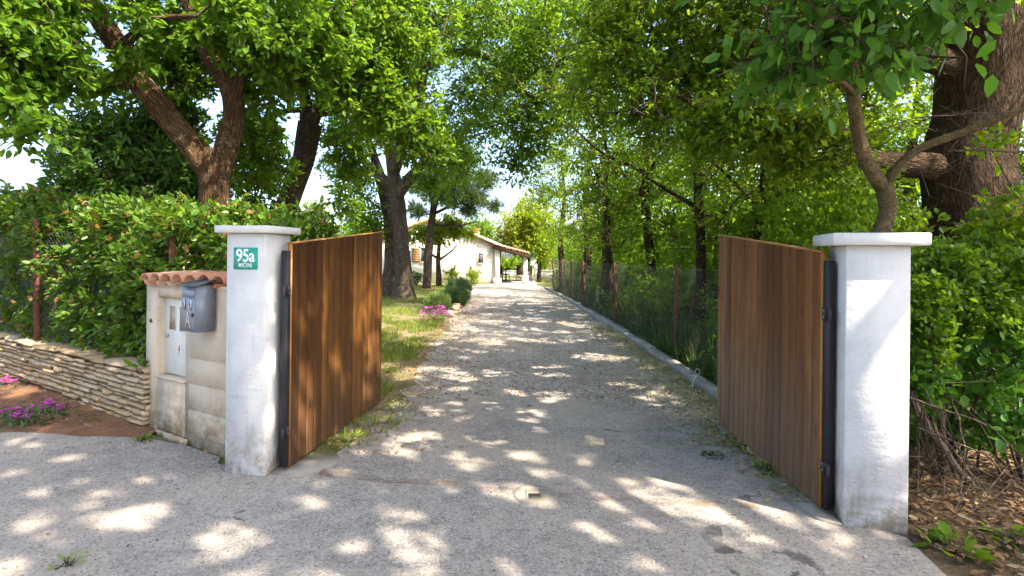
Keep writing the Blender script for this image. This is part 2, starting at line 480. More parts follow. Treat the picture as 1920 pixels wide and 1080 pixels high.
class MB:
    def __init__(self):
        self.v, self.f, self.uv, self.n = [], [], [], 0
    def add(self, V, F, UV=None):
        V = np.asarray(V, float)
        self.v.append(V)
        self.uv.append(np.zeros((len(V), 2)) if UV is None else np.asarray(UV, float))
        self.f.extend([tuple(i + self.n for i in f) for f in F])
        self.n += len(V)
        return self
    def box(self, x0, x1, y0, y1, z0, z1, bev=0.0):
        if bev <= 0:
            V = [(x, y, z) for z in (z0, z1) for y in (y0, y1) for x in (x0, x1)]
            return self.add(V, [(0, 2, 3, 1), (4, 5, 7, 6), (0, 1, 5, 4), (2, 6, 7, 3), (0, 4, 6, 2), (1, 3, 7, 5)])
        b = bev                                              # chamfered box: three slabs of outline
        def ring(i, z):
            return [(x0 + i + b, y0 + i, z), (x1 - i - b, y0 + i, z), (x1 - i, y0 + i + b, z), (x1 - i, y1 - i - b, z),
                    (x1 - i - b, y1 - i, z), (x0 + i + b, y1 - i, z), (x0 + i, y1 - i - b, z), (x0 + i, y0 + i + b, z)]
        V = ring(b, z0) + ring(0, z0 + b) + ring(0, z1 - b) + ring(b, z1)
        F = [tuple(range(7, -1, -1)), tuple(range(24, 32))]
        for k in range(3):
            for i in range(8):
                j = (i + 1) % 8
                F.append((k * 8 + i, k * 8 + j, k * 8 + 8 + j, k * 8 + 8 + i))
        return self.add(V, F)
    def prism(self, pts, y0, y1):                             # outline in xz, extruded along y
        n = len(pts)
        V = [(p[0], y0, p[1]) for p in pts] + [(p[0], y1, p[1]) for p in pts]
        F = [tuple(range(n)), tuple(range(2 * n - 1, n - 1, -1))]
        F += [(i, i + n, (i + 1) % n + n, (i + 1) % n) for i in range(n)]
        return self.add(V, F)
    def slab(self, pts, z0, z1):                              # outline in xy, extruded along z
        n = len(pts)
        V = [(p[0], p[1], z0) for p in pts] + [(p[0], p[1], z1) for p in pts]
        F = [tuple(range(n - 1, -1, -1)), tuple(range(n, 2 * n))]
        F += [(i, (i + 1) % n, (i + 1) % n + n, i + n) for i in range(n)]
        return self.add(V, F)
    def tube(self, pts, rad, sides=8, lump=0.0, cap=True):
        pts = np.asarray(pts, float)
        n = len(pts)
        rad = np.full(n, rad, float) if np.isscalar(rad) else np.asarray(rad, float)
        T = nrm(np.gradient(pts, axis=0))
        a = np.array([0, 0, 1.0]) if abs(T[0][2]) < .9 else np.array([1.0, 0, 0])
        u = nrm(np.cross(T[0], a))
        U = [u]
        for i in range(1, n):
            u = nrm(u - T[i] * np.dot(u, T[i]))
            U.append(u)
        U = np.array(U)
        W = np.cross(T, U)
        ang = np.linspace(0, 2 * np.pi, sides + 1)
        rr = rad[:, None] * np.ones(sides + 1)
        if lump:
            ph = rng.uniform(0, 6, 4)
            ln = np.concatenate([[0], np.cumsum(np.linalg.norm(np.diff(pts, axis=0), axis=1))])
            a2, l2 = ang[None], ln[:, None]
            rr = rr * (1 + lump * (np.sin(2 * a2 + 2.1 * l2 + ph[0]) + .7 * np.sin(3 * a2 - 3.3 * l2 + ph[1]) + .5 * np.sin(5 * a2 + 5 * l2 + ph[2])
                                   + .5 * np.sin(a2 + 7 * l2 + ph[3])))
        V = pts[:, None] + rr[..., None] * (np.cos(ang)[None, :, None] * U[:, None] + np.sin(ang)[None, :, None] * W[:, None])
        ln = np.concatenate([[0], np.cumsum(np.linalg.norm(np.diff(pts, axis=0), axis=1))])
        circ = 2 * np.pi * max(rad.mean(), .01)
        UV = np.stack([np.broadcast_to(ang / (2 * np.pi) * circ, (n, sides + 1)), np.broadcast_to(ln[:, None], (n, sides + 1))], -1)
        S = sides + 1
        F = [(i * S + j, i * S + j + 1, (i + 1) * S + j + 1, (i + 1) * S + j) for i in range(n - 1) for j in range(sides)]
        if cap:
            F.append(tuple(range(sides - 1, -1, -1)))
            F.append(tuple((n - 1) * S + j for j in range(sides)))
        return self.add(V.reshape(-1, 3), F, UV.reshape(-1, 2))
    def mesh(self, name, base=(0, 0, 0), smooth=False):
        V = np.concatenate(self.v) - np.asarray(base, float)
        UV = np.concatenate(self.uv)
        loops = [i for f in self.f for i in f]
        return mesh_np(name, V, loops, [len(f) for f in self.f], UV, smooth)

def obj(name, me, mat, parent=None):
    o = bpy.data.objects.new(name, me)
    col.objects.link(o)
    if mat is not None and len(me.materials) == 0:
        me.materials.append(MATS[mat])
    if parent is not None:
        o.parent = parent
    return o
def tag(o, label=None, cat=None, group=None, kind=None):
    for k, v in (('label', label), ('category', cat), ('group', group), ('kind', kind)):
        if v is not None:
            o[k] = v
    return o
def thing(name, label, cat, loc=(0, 0, 0), rotz=0.0, group=None):
    o = bpy.data.objects.new(name, None)
    o.empty_display_size = .1
    col.objects.link(o)
    o.location = [float(x) for x in loc]
    o.rotation_euler = (0, 0, rotz)
    return tag(o, label, cat, group)
def struct(name, me, mat, parent=None):
    o = obj(name, me, mat, parent)
    if parent is None:
        o['kind'] = 'structure'
    return o
def smoothpath(pts, rad, step=.12):                           # Catmull-Rom through measured points
    pts = np.asarray(pts, float)
    rad = np.asarray(rad, float)
    Q = np.vstack([2 * pts[0] - pts[1], pts, 2 * pts[-1] - pts[-2]])
    op, orr = [], []
    for i in range(len(pts) - 1):
        p0, p1, p2, p3 = Q[i:i + 4]
        k = max(2, int(np.linalg.norm(p2 - p1) / step))
        t = np.linspace(0, 1, k, endpoint=False)[:, None]
        op.append(.5 * (2 * p1 + (p2 - p0) * t + (2 * p0 - 5 * p1 + 4 * p2 - p3) * t ** 2 + (3 * p1 - p0 - 3 * p2 + p3) * t ** 3))
        orr.append(rad[i] + (rad[i + 1] - rad[i]) * t[:, 0])
    op.append(pts[-1:])
    orr.append(rad[-1:])
    return np.concatenate(op), np.concatenate(orr)
def vnoise(x, y, s=1.0, seed=0.0):
    x, y = np.asarray(x) * s, np.asarray(y) * s
    return (np.sin(1.7 * x + 2.3 * y + seed) + np.sin(-2.9 * x + 1.3 * y + 1.9 * seed + 1) + np.sin(4.1 * x + 3.7 * y + .7 * seed + 2) * .6
            + np.sin(-6.3 * x + 5.9 * y + 2.3 * seed) * .4) / 3.0
def rough_outline(pts, step=.25, amp=.05):
    pts = np.asarray(pts, float)[:, :2]
    o = []
    for i in range(len(pts)):
        a, b = pts[i], pts[(i + 1) % len(pts)]
        L = np.linalg.norm(b - a)
        k = max(1, int(L / step))
        nn = np.array([-(b - a)[1], (b - a)[0]]) / max(L, 1e-6)
        for j in range(k):
            q = a + (b - a) * j / k
            o.append(q + (nn * rng.normal() * amp if j else 0))
    return np.array(o)
def sheet(name, pts, z, mat, kind='structure'):
    me = mesh_np(name, np.column_stack([pts, np.full(len(pts), z)]), np.arange(len(pts)), [len(pts)])
    o = obj(name, me, mat)
    o['kind'] = kind
    return o
def inside(x, y, poly):
    r = np.zeros(len(x), bool)
    n = len(poly)
    for i in range(n):
        x0, y0 = poly[i][:2]
        x1, y1 = poly[(i + 1) % n][:2]
        c = ((y0 > y) != (y1 > y)) & (x < (x1 - x0) * (y - y0) / ((y1 - y0) if y1 != y0 else 1e-9) + x0)
        r ^= c
    return r

# leaf outlines: (along, across, lift); faces of two folded halves
def _half(pts):
    n = len(pts)
    V = [(u, v, .28 * v) for u, v in pts] + [(u, -v, .28 * v) for u, v in pts[1:-1]]
    A = tuple(range(n))[::-1]
    B = (0,) + tuple(range(n, 2 * n - 2)) + (n - 1,)
    return np.array(V, float), [A, B]
SHAPES = {
    'kite': _half([(0, 0), (.42, .27), (1, 0)]),
    'ovate': _half([(0, 0), (.28, .25), (.66, .22), (1, 0)]),
    'long': _half([(0, 0), (.3, .15), (.65, .14), (1, 0)]),
    'round': _half([(0, 0), (.12, .3), (.45, .42), (.8, .26), (1, 0)]),
    'oak': _half([(0, 0), (.2, .16), (.3, .1), (.5, .33), (.6, .17), (.82, .25), (1, 0)]),
    'needle': (np.array([(0, .012, 0), (0, -.012, 0), (1, 0, 0)], float), [(0, 1, 2)]),
    'blade': (np.array([(0, .05, 0), (0, -.05, 0), (.55, -.035, .04), (.55, .035, .04), (1, 0, -.02)], float), [(0, 1, 2, 3), (3, 2, 4)]),
}
def leaf_mesh(name, pos, d, up, size, shape, base=(0, 0, 0)):
    SV, SF = SHAPES[shape]
    d = nrm(d)
    side = nrm(np.cross(up, d))
    nn = np.cross(d, side)
    size = np.broadcast_to(np.asarray(size, float), (len(pos),))
    V = pos[:, None] + size[:, None, None] * (SV[None, :, 0:1] * d[:, None] + SV[None, :, 1:2] * side[:, None] + SV[None, :, 2:3] * nn[:, None])
    k = len(SV)
    fl = np.concatenate([np.array(f) for f in SF])
    fs = np.array([len(f) for f in SF])
    N = len(pos)
    loops = (np.arange(N)[:, None] * k + fl[None]).ravel()
    return mesh_np(name, V.reshape(-1, 3) - np.asarray(base, float), loops, np.tile(fs, N))
def twig_mesh_arrays(A, B, r0, r1):
    N = len(A)
    T = nrm(B - A)
    U = nrm(np.cross(T, np.array([.31, .17, .93])))
    W = np.cross(T, U)
    an = np.arange(3) * 2 * np.pi / 3
    ring = np.cos(an)[None, :, None] * U[:, None] + np.sin(an)[None, :, None] * W[:, None]
    V = np.concatenate([A[:, None] + ring * np.reshape(r0, (-1, 1, 1)), B[:, None] + ring * np.reshape(r1, (-1, 1, 1))], 1)
    f = np.array([0, 1, 4, 3, 1, 2, 5, 4, 2, 0, 3, 5])
    loops = (np.arange(N)[:, None] * 6 + f[None]).ravel()
    return V.reshape(-1, 3), loops, np.full(N * 3, 4)

def blob_points(c, r, n, shell=.45):
    d = nrm(rng.normal(size=(n, 3)))
    t = rng.uniform(0, 1, (n, 1)) ** shell
    r = np.asarray(r, float) * np.ones(3)
    return np.asarray(c, float) + d * t * r
def sprays(C, Rr, k, m, droop=.25, flatz=.6, upb=.9, spread=.9):
    N = len(C)
    D = rng.normal(size=(N, k, 3))
    D[..., 2] *= flatz
    D = nrm(D)
    D[..., 2] -= droop * rng.uniform(0, 1, (N, k))
    L = Rr * rng.uniform(.45, 1.15, (N, k, 1))
    tip = C[:, None] + D * L
    t = rng.uniform(.15, 1.08, (N, k, m, 1))
    pos = C[:, None, None] + D[:, :, None] * L[:, :, None] * t + rng.normal(size=(N, k, m, 3)) * (.09 * Rr)
    pos[..., 2] -= .12 * Rr * t[..., 0] ** 2
    ld = D[:, :, None] + rng.normal(size=(N, k, m, 3)) * spread
    ld[..., 2] -= droop
    up = rng.normal(size=(N, k, m, 3)) * .55
    up[..., 2] += upb
    return pos.reshape(-1, 3), ld.reshape(-1, 3), up.reshape(-1, 3), np.repeat(C, k, 0), tip.reshape(-1, 3)

def grow(nodes, C, r_base=.02, up=.12):
    """connect every spray centre to the nearest wood already there; returns tubes"""
    mb = MB()
    nodes = np.asarray(nodes, float)
    d0 = np.array([np.min(np.linalg.norm(nodes - c, axis=1)) for c in C])
    order = np.argsort(d0)
    pool = np.zeros((len(nodes) + 4 * len(C), 3))
    pool[:len(nodes)] = nodes
    n = len(nodes)
    for i in order:
        c = C[i]
        q = pool[:n]
        dv = np.linalg.norm(q - c, axis=1) + .6 * np.maximum(q[:, 2] - c[2], 0)
        j = int(np.argmin(dv))
        a = q[j].copy()
        L = np.linalg.norm(c - a)
        t = np.linspace(0, 1, 5)[:, None]
        pts = a + (c - a) * t
        pts += (np.sin(np.pi * t) * L * (rng.normal(size=3) * .09 + np.array([0, 0, up])))
        rb = r_base * (.35 + .5 * min(L, 2.0))
        mb.tube(pts, np.linspace(rb, max(.0035, rb * .35), 5), 4, cap=False)
        pool[n:n + 4] = pts[1:]
        n += 4
    return mb

# openings in the canopy: where the photograph shows sun reaching the ground, gate or pillars
SUNV = np.array(to_sun)
GAPS = [((.75, 3.55, 0), .22), ((1.05, 3.5, 0), .22), ((1.4, 3.35, 0), .2), ((1.25, 3.05, 0), .15), ((.95, 3.25, 0), .12), ((2.12, 3.2, 1.40), .05), ((2.24, 3.2, 1.25), .06), ((2.08, 3.2, 1.1), .04), ((2.22, 3.2, 1.05), .04),
        ((-1.72, 3.95, 1.22), .09), ((-1.75, 3.9, .35), .08)]
for _px, _py, _r in ((60, 995, .17), (40, 1060, .16), (185, 975, .10), (430, 1025, .13), (180, 938, .09), (290, 900, .10), (130, 862, .12), (640, 1040, .08), (580, 940, .08), (700, 955, .07), (890, 872, .13),
                     (985, 855, .12), (1010, 890, .09), (760, 822, .12), (985, 790, .10), (870, 775, .09), (1110, 830, .10), (1095, 860, .12), (840, 910, .08), (760, 965, .09), (1000, 925, .08), (740, 1000, .08),
                     (30, 745, .22), (140, 690, .10), (1130, 985, .10), (1350, 1020, .16), (1220, 1060, .12), (860, 760, .15), (1030, 752, .14), (1250, 765, .10)):
    GAPS.append((tuple(G(_px, _py)), _r))
for _i in range(70):
    _x, _y = rng.uniform(-1.7, 1.9), rng.uniform(2.6, 6.2)
    GAPS.append(((_x, _y, 0), rng.uniform(.03, .085)))
for _i in range(34):
    _x, _y = rng.uniform(-6, -1.9), rng.uniform(2.4, 4.6)
    GAPS.append(((_x, _y, 0), rng.uniform(.04, .10)))
for _i in range(36):
    GAPS.append(((rng.uniform(2.0, 2.33), 3.2, 1.5 - 1.4 * rng.uniform() ** 1.6), rng.uniform(.0, .022)))
for _t, _z0, _z1 in ((.07, 1.5, 1.15), (.30, 1.66, 1.30), (.60, 1.76, 1.35), (.68, 1.45, .95), (.80, 1.78, 1.40), (.88, 1.5, 1.1), (.12, .35, .1)):
    for _z in np.arange(_z1, _z0, .12):
        _tt = _t + rng.normal() * .02
        GAPS.append(((-1.65 + .24 * _tt, 4.02 + 1.82 * _tt, _z), rng.uniform(.10, .17)))
for _i in range(16):
    _t = rng.uniform(.1, 1)
    GAPS.append(((-1.65 + .24 * _t, 4.02 + 1.82 * _t, rng.uniform(.15, 1.7)), rng.uniform(.02, .07)))
for _i in range(150):
    _y = 6.2 + 19 * rng.uniform() ** 1.2
    GAPS.append(((rng.uniform(-1.6, 2.2), _y, 0), rng.uniform(.09, .26)))
for _i in range(30):
    GAPS.append(((rng.uniform(-5, -1.6), rng.uniform(6.5, 24), 0), rng.uniform(.15, .5)))
_U = nrm(np.cross(SUNV, (0, 0, 1.0)))
_W = np.cross(_U, SUNV)
_CELL, _N = .02, 3200                                          # map of the openings seen along the sun's direction
_GM = np.full((_N, _N), np.inf, np.float32)
for g, r_ in GAPS:
    g = np.asarray(g, float)
    gu, gv, gt = g @ _U, g @ _W, g @ SUNV
    rr_ = r_ * .62 + (.075 if g[2] > .08 else .055)
    m_ = int(rr_ * 1.4 / _CELL) + 1
    ci, cj = int(gu / _CELL) + _N // 2, int(gv / _CELL) + _N // 2
    jj, ii = np.meshgrid(np.arange(-m_, m_ + 1), np.arange(-m_, m_ + 1))
    an_ = np.arctan2(jj, ii)
    ph_ = rng.uniform(0, 6, 3)
    lim = rr_ * (1 + .22 * np.sin(2 * an_ + ph_[0]) + .16 * np.sin(3 * an_ + ph_[1]) + .1 * np.sin(5 * an_ + ph_[2]))
    hit = np.hypot(ii, jj) * _CELL < lim
    sub = _GM[ci - m_:ci + m_ + 1, cj - m_:cj + m_ + 1]
    sub[hit] = np.minimum(sub[hit], gt)
def open_gaps(pos):
    a_ = np.clip((pos @ _U / _CELL).astype(int) + _N // 2, 0, _N - 1)
    b_ = np.clip((pos @ _W / _CELL).astype(int) + _N // 2, 0, _N - 1)
    return ~(pos @ SUNV > _GM[a_, b_] + .3) | (rng.uniform(size=len(pos)) < .05)

def tree(name, label, base, limbs, blobs, leaf, shape, size, rs=.45, k=6, m=8, barkm='bark_grey', r_twig=.03, droop=.25, sides=12,
         lump=.05, group=None, cat='tree', flatz=.6, upb=.9, branches=True):
    t = thing(name, label, cat, base, 0, group)
    mb = MB()
    nodes = []
    for pts, rad in limbs:
        p, r = smoothpath(pts, rad)
        mb.tube(p, r, sides, lump)
        nodes.append(p[len(p) // 5:])
    obj('trunk', mb.mesh(name + '_trunk', base, True), barkm, t)
    C = np.concatenate([blob_points(b[0], b[1], b[2]) for b in blobs])
    C = C[C[:, 2] > .25]
    pos, ld, up, ta, tb = sprays(C, rs, k, m, droop, flatz, upb)
    s = size * rng.uniform(.45, 1.3, len(pos))
    kp = open_gaps(pos + nrm(ld) * (.5 * s)[:, None])
    pos, ld, up, s = pos[kp], ld[kp], up[kp], s[kp]
    obj('crown', leaf_mesh(name + '_crown', pos, ld, up, s, shape, base), leaf, t)
    if branches:
        g = grow(np.concatenate(nodes), C, r_twig)
        kt = open_gaps(tb) & (rng.uniform(size=len(tb)) < (.8 if base[1] < 12 else .25))
        ta, tb = ta[kt], tb[kt]
        V, lo, sz = twig_mesh_arrays(ta, tb, np.full(len(ta), .006), np.full(len(ta), .002))
        gm = g.mesh(name + '_branches', base, True)
        obj('branches', gm, 'bark_twig', t)['kind'] = 'stuff'
        obj('twigs', mesh_np(name + '_twigs', V - np.asarray(base, float), lo, sz, np.zeros((len(V), 2))), 'bark_twig', t)['kind'] = 'stuff'
    return t

# ================================================================== THE SETTING
gm = MB()
gm.add([(-250, -120, 0), (250, -120, 0), (250, 320, 0), (-250, 320, 0)], [(0, 1, 2, 3)])
struct('ground', gm.mesh('ground'), 'ground_far')

ASPH = [(-16, -9), (14, -9), (14, -1.2), (6.0, .3), (3.2, 1.7), G(1775, 1085)[:2], G(1700, 1012)[:2], (2.2, 3.2), (1.98, 3.45), G(1500, 935)[:2],
        G(1420, 868)[:2], G(1335, 805)[:2], G(1240, 772)[:2], G(1100, 752)[:2], G(900, 741)[:2], G(775, 747)[:2], G(690, 815)[:2],
        G(610, 868)[:2], G(545, 888)[:2], (-1.75, 3.95), (-2.2, 4.1), (-2.25, 4.23), (-2.7, 4.5), G(268, 822)[:2], G(130, 806)[:2], G(0, 800)[:2],
        (-9.5, 7.8), (-16, 11.5)]
ASPH = rough_outline(ASPH, .22, .022)
sheet('asphalt_apron', ASPH, .012, 'asphalt')

def kerb_x(y):                                                # drive-side face of the kerb
    y = np.asarray(y, float)
    return np.interp(y, [5.0, 8, 12.2, 17, 21, 25, 28], [2.30, 2.31, 2.26, 2.12, 1.95, 1.74, 1.55])
def left_x(y):
    y = np.asarray(y, float)
    return np.interp(y, [4.8, 6.1, 8, 10, 12.9, 17, 22, 30], [-1.5, -1.25, -1.3, -1.4, -1.45, -1.75, -2.0, -2.6])
ys = np.arange(4.9, 30.4, .3)
drive = [(left_x(y) + rng.normal() * .06, y) for y in ys] + [(kerb_x(y) + .05, y) for y in ys[::-1]]
DRIVE = np.array(drive)
sheet('gravel_driveway', DRIVE, .006, 'gravel')

wood_floor = rough_outline([(2.42, 4.9), (2.30, 3.3), G(1700, 1013)[:2], G(1775, 1086)[:2], (3.2, 1.65), (6.0, .25), (14, -1.25), (30, -1.2), (30, 40), (5, 40), (2.0, 26), (2.4, 12)], .4, .03)
sheet('woodland_floor', wood_floor, .005, 'soil_wood')
lawn = rough_outline([(-1.3, 4.8), (-1.2, 6), (-1.32, 9), (-1.4, 12.9), (-1.7, 17), (-1.95, 22), (-2.6, 30.2), (-14, 30.2), (-14, 12), (-6, 8.4), (-2.6, 6.0), (-2.0, 4.6)], .3, .05)
sheet('lawn', lawn, .004, 'soil_lawn')

# soil bed in front of the stone wall, gently heaped against it
A0, A1 = np.array([-3.1, 4.72]), np.array([-9.6, 8.4])
mb = MB()
nx, ny = 60, 9
for i in range(nx + 1):
    for j in range(ny + 1):
        s, q = i / nx, j / ny
        f = A0 + (A1 - A0) * s
        nb = np.array([.49, .87])
        edge = .08 + 1.15 * min(1.0, s * 3.0) + .06 * vnoise(s * 40, 0, .6)
        p = f - nb * edge * (1 - q) + nb * .28 * q
        mb.v.append(np.array([[p[0], p[1], .014 + .10 * q ** 1.4 + .02 * vnoise(p[0], p[1], 6) * min(1, 4 * q)]]))
        mb.uv.append(np.zeros((1, 2)))
mb.f = [(i * (ny + 1) + j, i * (ny + 1) + j + 1, (i + 1) * (ny + 1) + j + 1, (i + 1) * (ny + 1) + j) for i in range(nx) for j in range(ny)]
struct('soil_bed', mb.mesh('soil_bed', smooth=True), 'soil_red')

# concrete footings under the gate leaves
def footing(pts, z):
    o = rough_outline(np.array(pts), .1, .012)
    struct('concrete_footing', MB().slab(o, -.01, z).mesh('footing'), 'footing')
footing([G(508, 893)[:2], G(560, 900)[:2], G(640, 868)[:2], G(632, 855)[:2], (-1.62, 4.25), (-1.78, 4.05)], .022)
footing([G(1470, 942)[:2], G(1530, 978)[:2], G(1580, 992)[:2], (2.06, 3.42), (2.1, 3.7), G(1500, 925)[:2]], .026)
footing([G(1335, 796)[:2], G(1358, 822)[:2], (2.15, 5.0), (2.2, 5.35)], .03)

# kerb of concrete lengths along the right side of the drive
kerb = thing('kerb', None, None)
kerb['kind'] = 'structure'
yk = 5.25
while yk < 26:
    L = .98
    a, b = np.array([kerb_x(yk), yk]), np.array([kerb_x(yk + L), yk + L])
    d = nrm(b - a)
    me = MB().box(0, np.linalg.norm(b - a) - .012, -.15, 0, -.05, .085 + rng.normal() * .006, .007).mesh('kerb_stone')
    o = obj('kerb_stone', me, 'concrete', kerb)
    o.location = (a[0] + .0 + rng.normal() * .006, a[1], 0)
    o.rotation_euler = (rng.normal() * .02, 0, math.atan2(d[1], d[0]) + rng.normal() * .006)
    yk += L

# rusty trench line across the entrance
tp = [G(px, py)[:2] for px, py in ((600, 889), (700, 900), (850, 912), (960, 924), (1100, 935), (1250, 945), (1420, 952))]
tp, _ = smoothpath(np.column_stack([tp, np.zeros(len(tp))]), np.ones(len(tp)), .1)
up_ = [(p[0], p[1] + .045 + rng.normal() * .012) for p in tp]
dn_ = [(p[0], p[1] - .05 + rng.normal() * .012) for p in tp]
sheet('trench_line', np.array(up_ + dn_[::-1]), .016, 'trench_stain')

# ================================================================== GATE PILLARS
# left pillar: origin at its near right corner, local -x along the front face, +y back
PL_Y = R(-10.5)
pl = thing('gate_pillar', 'white plastered gate pillar carrying the green house number plate', 'pillar', (-1.752, 3.872, 0), PL_Y)
obj('shaft', MB().box(-.315, 0, 0, .30, 0, 1.744, .006).mesh('pillar_shaft'), 'plaster_white', pl)
obj('cap', MB().box(-.375, .055, -.055, .355, 1.745, 1.797, .005).mesh('pillar_cap'), 'plaster_cap', pl)
PR_Y = R(-15.5)
pr = thing('gate_pillar', 'white plastered gate pillar beside the woodland with streaks of sun', 'pillar', (1.992, 3.245, 0), PR_Y)
obj('shaft', MB().box(0, .335, 0, .34, 0, 1.684, .006).mesh('pillar_shaft'), 'plaster_white', pr)
obj('cap', MB().box(-.085, .415, -.06, .40, 1.685, 1.757, .006).mesh('pillar_cap'), 'plaster_cap', pr)

def text_mesh(s, size, depth, spacing=1.0, sx=1.0, bold=.0):
    cu = bpy.data.curves.new('lettering', 'FONT')
    cu.body = s
    cu.size = size
    cu.extrude = depth
    cu.offset = bold
    cu.space_character = spacing
    cu.align_x, cu.align_y = 'CENTER', 'CENTER'
    cu.resolution_u = 3
    to = bpy.data.objects.new('tmp', cu)
    me = bpy.data.meshes.new_from_object(to)
    bpy.data.objects.remove(to)
    V = np.zeros(len(me.vertices) * 3, np.float32)
    me.vertices.foreach_get('co', V)
    V = V.reshape(-1, 3)
    V = np.column_stack([V[:, 0] * sx, -V[:, 2], V[:, 1]])       # stand it up in the xz plane, facing -y
    me.vertices.foreach_set('co', V.astype(np.float32).ravel())
    me.update()
    me.materials.clear()
    return me
def lettering(parent, s, size, x, y, z, mat, depth=.0012, spacing=1.0, sx=1.0, bold=0.0, name='lettering'):
    o = obj(name, text_mesh(s, size, depth, spacing, sx, bold), mat, parent)
    o.location = (x, y, z)
    return o
c, s = math.cos(PL_Y), math.sin(PL_Y)
sx_, sz_ = -.158, 1.563
sg = thing('house_number_sign', 'green enamel house number plate reading 95a on the left pillar', 'sign', (-1.752 + c * sx_ - s * -.003, 3.872 + s * sx_ + c * -.003, sz_ - .078), PL_Y)
obj('plate', MB().box(-.096, .096, -.003, .002, 0, .156, .0012).mesh('plate'), 'sign_green', sg)
lettering(sg, '95a', .128, 0, -.0042, .094, 'sign_white', .0008, .95, .86, .0018)
lettering(sg, 'MIČINI', .042, 0, -.0042, .0275, 'sign_white', .0008, 1.12, .78, .0002)
for x, z in ((-.087, .147), (.087, .147)):
    obj('screw', MB().tube([(x, -.002, z), (x, -.006, z)], .0035, 8).mesh('screw'), 'metal_dark', sg)

# ================================================================== WOODEN GATES
def gate(label, hinge, ang, L, h0, h1, face, mat, npl, z0=(.035, .035), hz=1.3, latch=False):
    t = thing('wooden_gate', label, 'gate', (hinge[0], hinge[1], 0), ang)
    wdt = L / npl
    sgn = face
    for i in range(npl):
        x0, x1 = i * wdt + .0015, (i + 1) * wdt - .0015
        def top(x): return h0 + (h1 - h0) * x / L
        def bot(x): return z0[0] + (z0[1] - z0[0]) * x / L
        yf = sgn * (.030 + rng.normal() * .0008)
        yb = 0.0
        ch = .007
        prof = [(x0, yb), (x1, yb), (x1, yf - sgn * ch), (x1 - ch, yf), (x0 + ch, yf), (x0, yf - sgn * ch)]
        V = [(x, y, bot(x)) for x, y in prof] + [(x, y, top(x)) for x, y in prof]
        F = [(0, 1, 2, 3, 4, 5), (11, 10, 9, 8, 7, 6)] + [(j, (j + 1) % 6 + 0, (j + 1) % 6 + 6, j + 6) for j in range(6)]
        if sgn < 0:
            pass
        obj('plank', MB().add(V, F).mesh('plank'), mat, t)
    # top strip follows the rake
    m = MB()
    V = []
    for x, h in ((-.001, h0), (L + .001, h1)):
        for y in (-.012 if sgn > 0 else -.034, .034 if sgn > 0 else .012):
            for dz in (.0015, .012):
                V.append((x, y, h + dz))
    m.add(V, [(0, 1, 3, 2), (4, 6, 7, 5), (0, 4, 5, 1), (2, 3, 7, 6), (1, 5, 7, 3), (0, 2, 6, 4)])
    obj('top_strip', m.mesh('top_strip'), 'wood_trim', t)
    yb0, yb1 = (-.045, -.003) if sgn > 0 else (.003, .045)
    obj('edge_trim', MB().box(-.012, -.001, min(0, sgn * .033), max(0, sgn * .033), z0[0], h0 - .002).mesh('edge_trim'), 'wood_trim', t)
    obj('stile', MB().box(-.058, -.014, -.028, .022, z0[0] + .01, h0 - .05, .002).mesh('stile'), 'metal_black', t)
    obj('stile', MB().box(L - .05, L - .004, yb0, yb1, z0[1] + .03, h1 - .04, .002).mesh('stile'), 'metal_black', t)
    for zz in (.25, .85, 1.42):
        obj('rail', MB().box(-.012, L - .052, yb0, yb1, zz, zz + .05, .002).mesh('rail'), 'metal_black', t)
    for zz in (hz, .30):
        hg = obj('hinge', MB().box(-.105, -.016, sgn * .023 - .004, sgn * .023 + .006, zz - .035, zz + .035, .002).mesh('hinge'), 'metal_dark', t)
        obj('pin', MB().tube([(-.06, sgn * .034, zz - .045), (-.06, sgn * .034, zz + .045)], .009, 8).mesh('pin'), 'metal_black', hg)
        for q in (-.02, .02):
            obj('bolt', MB().tube([(-.035, sgn * .02, zz + q), (-.035, sgn * .034, zz + q)], .006, 6).mesh('bolt'), 'metal_silver', hg)
    if latch:
        lt = obj('latch', MB().box(L - .03, L + .035, sgn * .036 - .006, sgn * .036 + .006, 1.28, 1.30, .002).mesh('latch'), 'metal_black', t)
        obj('lever', MB().box(L + .02, L + .034, sgn * .036 - .008, sgn * .036 + .03, 1.20, 1.295, .002).mesh('lever'), 'metal_black', lt)
    return t
gl = gate('open wooden gate leaf beside the house number pillar, glowing orange in sun', (-1.652, 4.02), math.atan2(1.82, .236), 1.835, 1.672, 1.836, -1, 'wood_left', 15, hz=1.33)
gr = gate('open wooden gate leaf beside the woodland pillar, brown and shaded', (1.985, 3.44), math.atan2(1.81, .036), 1.81, 1.640, 1.818, 1, 'wood_right', 17, hz=1.26, latch=True)

# ================================================================== GATE STOP
gp = G(1003, 931)
st = thing('gate_stop', 'round concrete gate stop with a rectangular socket, set in the asphalt', 'gate stop', (gp[0], gp[1], .012))
ring, hole = [], []
for i in range(24):
    a = 2 * math.pi * i / 24
    rr = .155 + .006 * math.sin(3 * a + 1) + rng.normal() * .002
    ring.append((rr * math.cos(a), rr * math.sin(a)))
    ca, sa = math.cos(a), math.sin(a)
    q = min(.052 / max(abs(ca), 1e-6), .075 / max(abs(sa), 1e-6))
    hole.append((q * ca - .01, q * sa + .01))
V = [(x, y, .0) for x, y in ring] + [(x * .95, y * .95, .007) for x, y in ring] + [(x, y, .007) for x, y in hole] + [(x, y, .0008) for x, y in hole]
F = []
for i in range(24):
    j = (i + 1) % 24
    F += [(i, j, 24 + j, 24 + i), (24 + i, 24 + j, 48 + j, 48 + i), (48 + i, 48 + j, 72 + j, 72 + i)]
obj('concrete_ring', MB().add(V, F).mesh('concrete_ring'), 'footing', st)
obj('socket', MB().box(-.056, .036, -.06, .012, .001, .004).mesh('socket'), 'socket_dark', st)
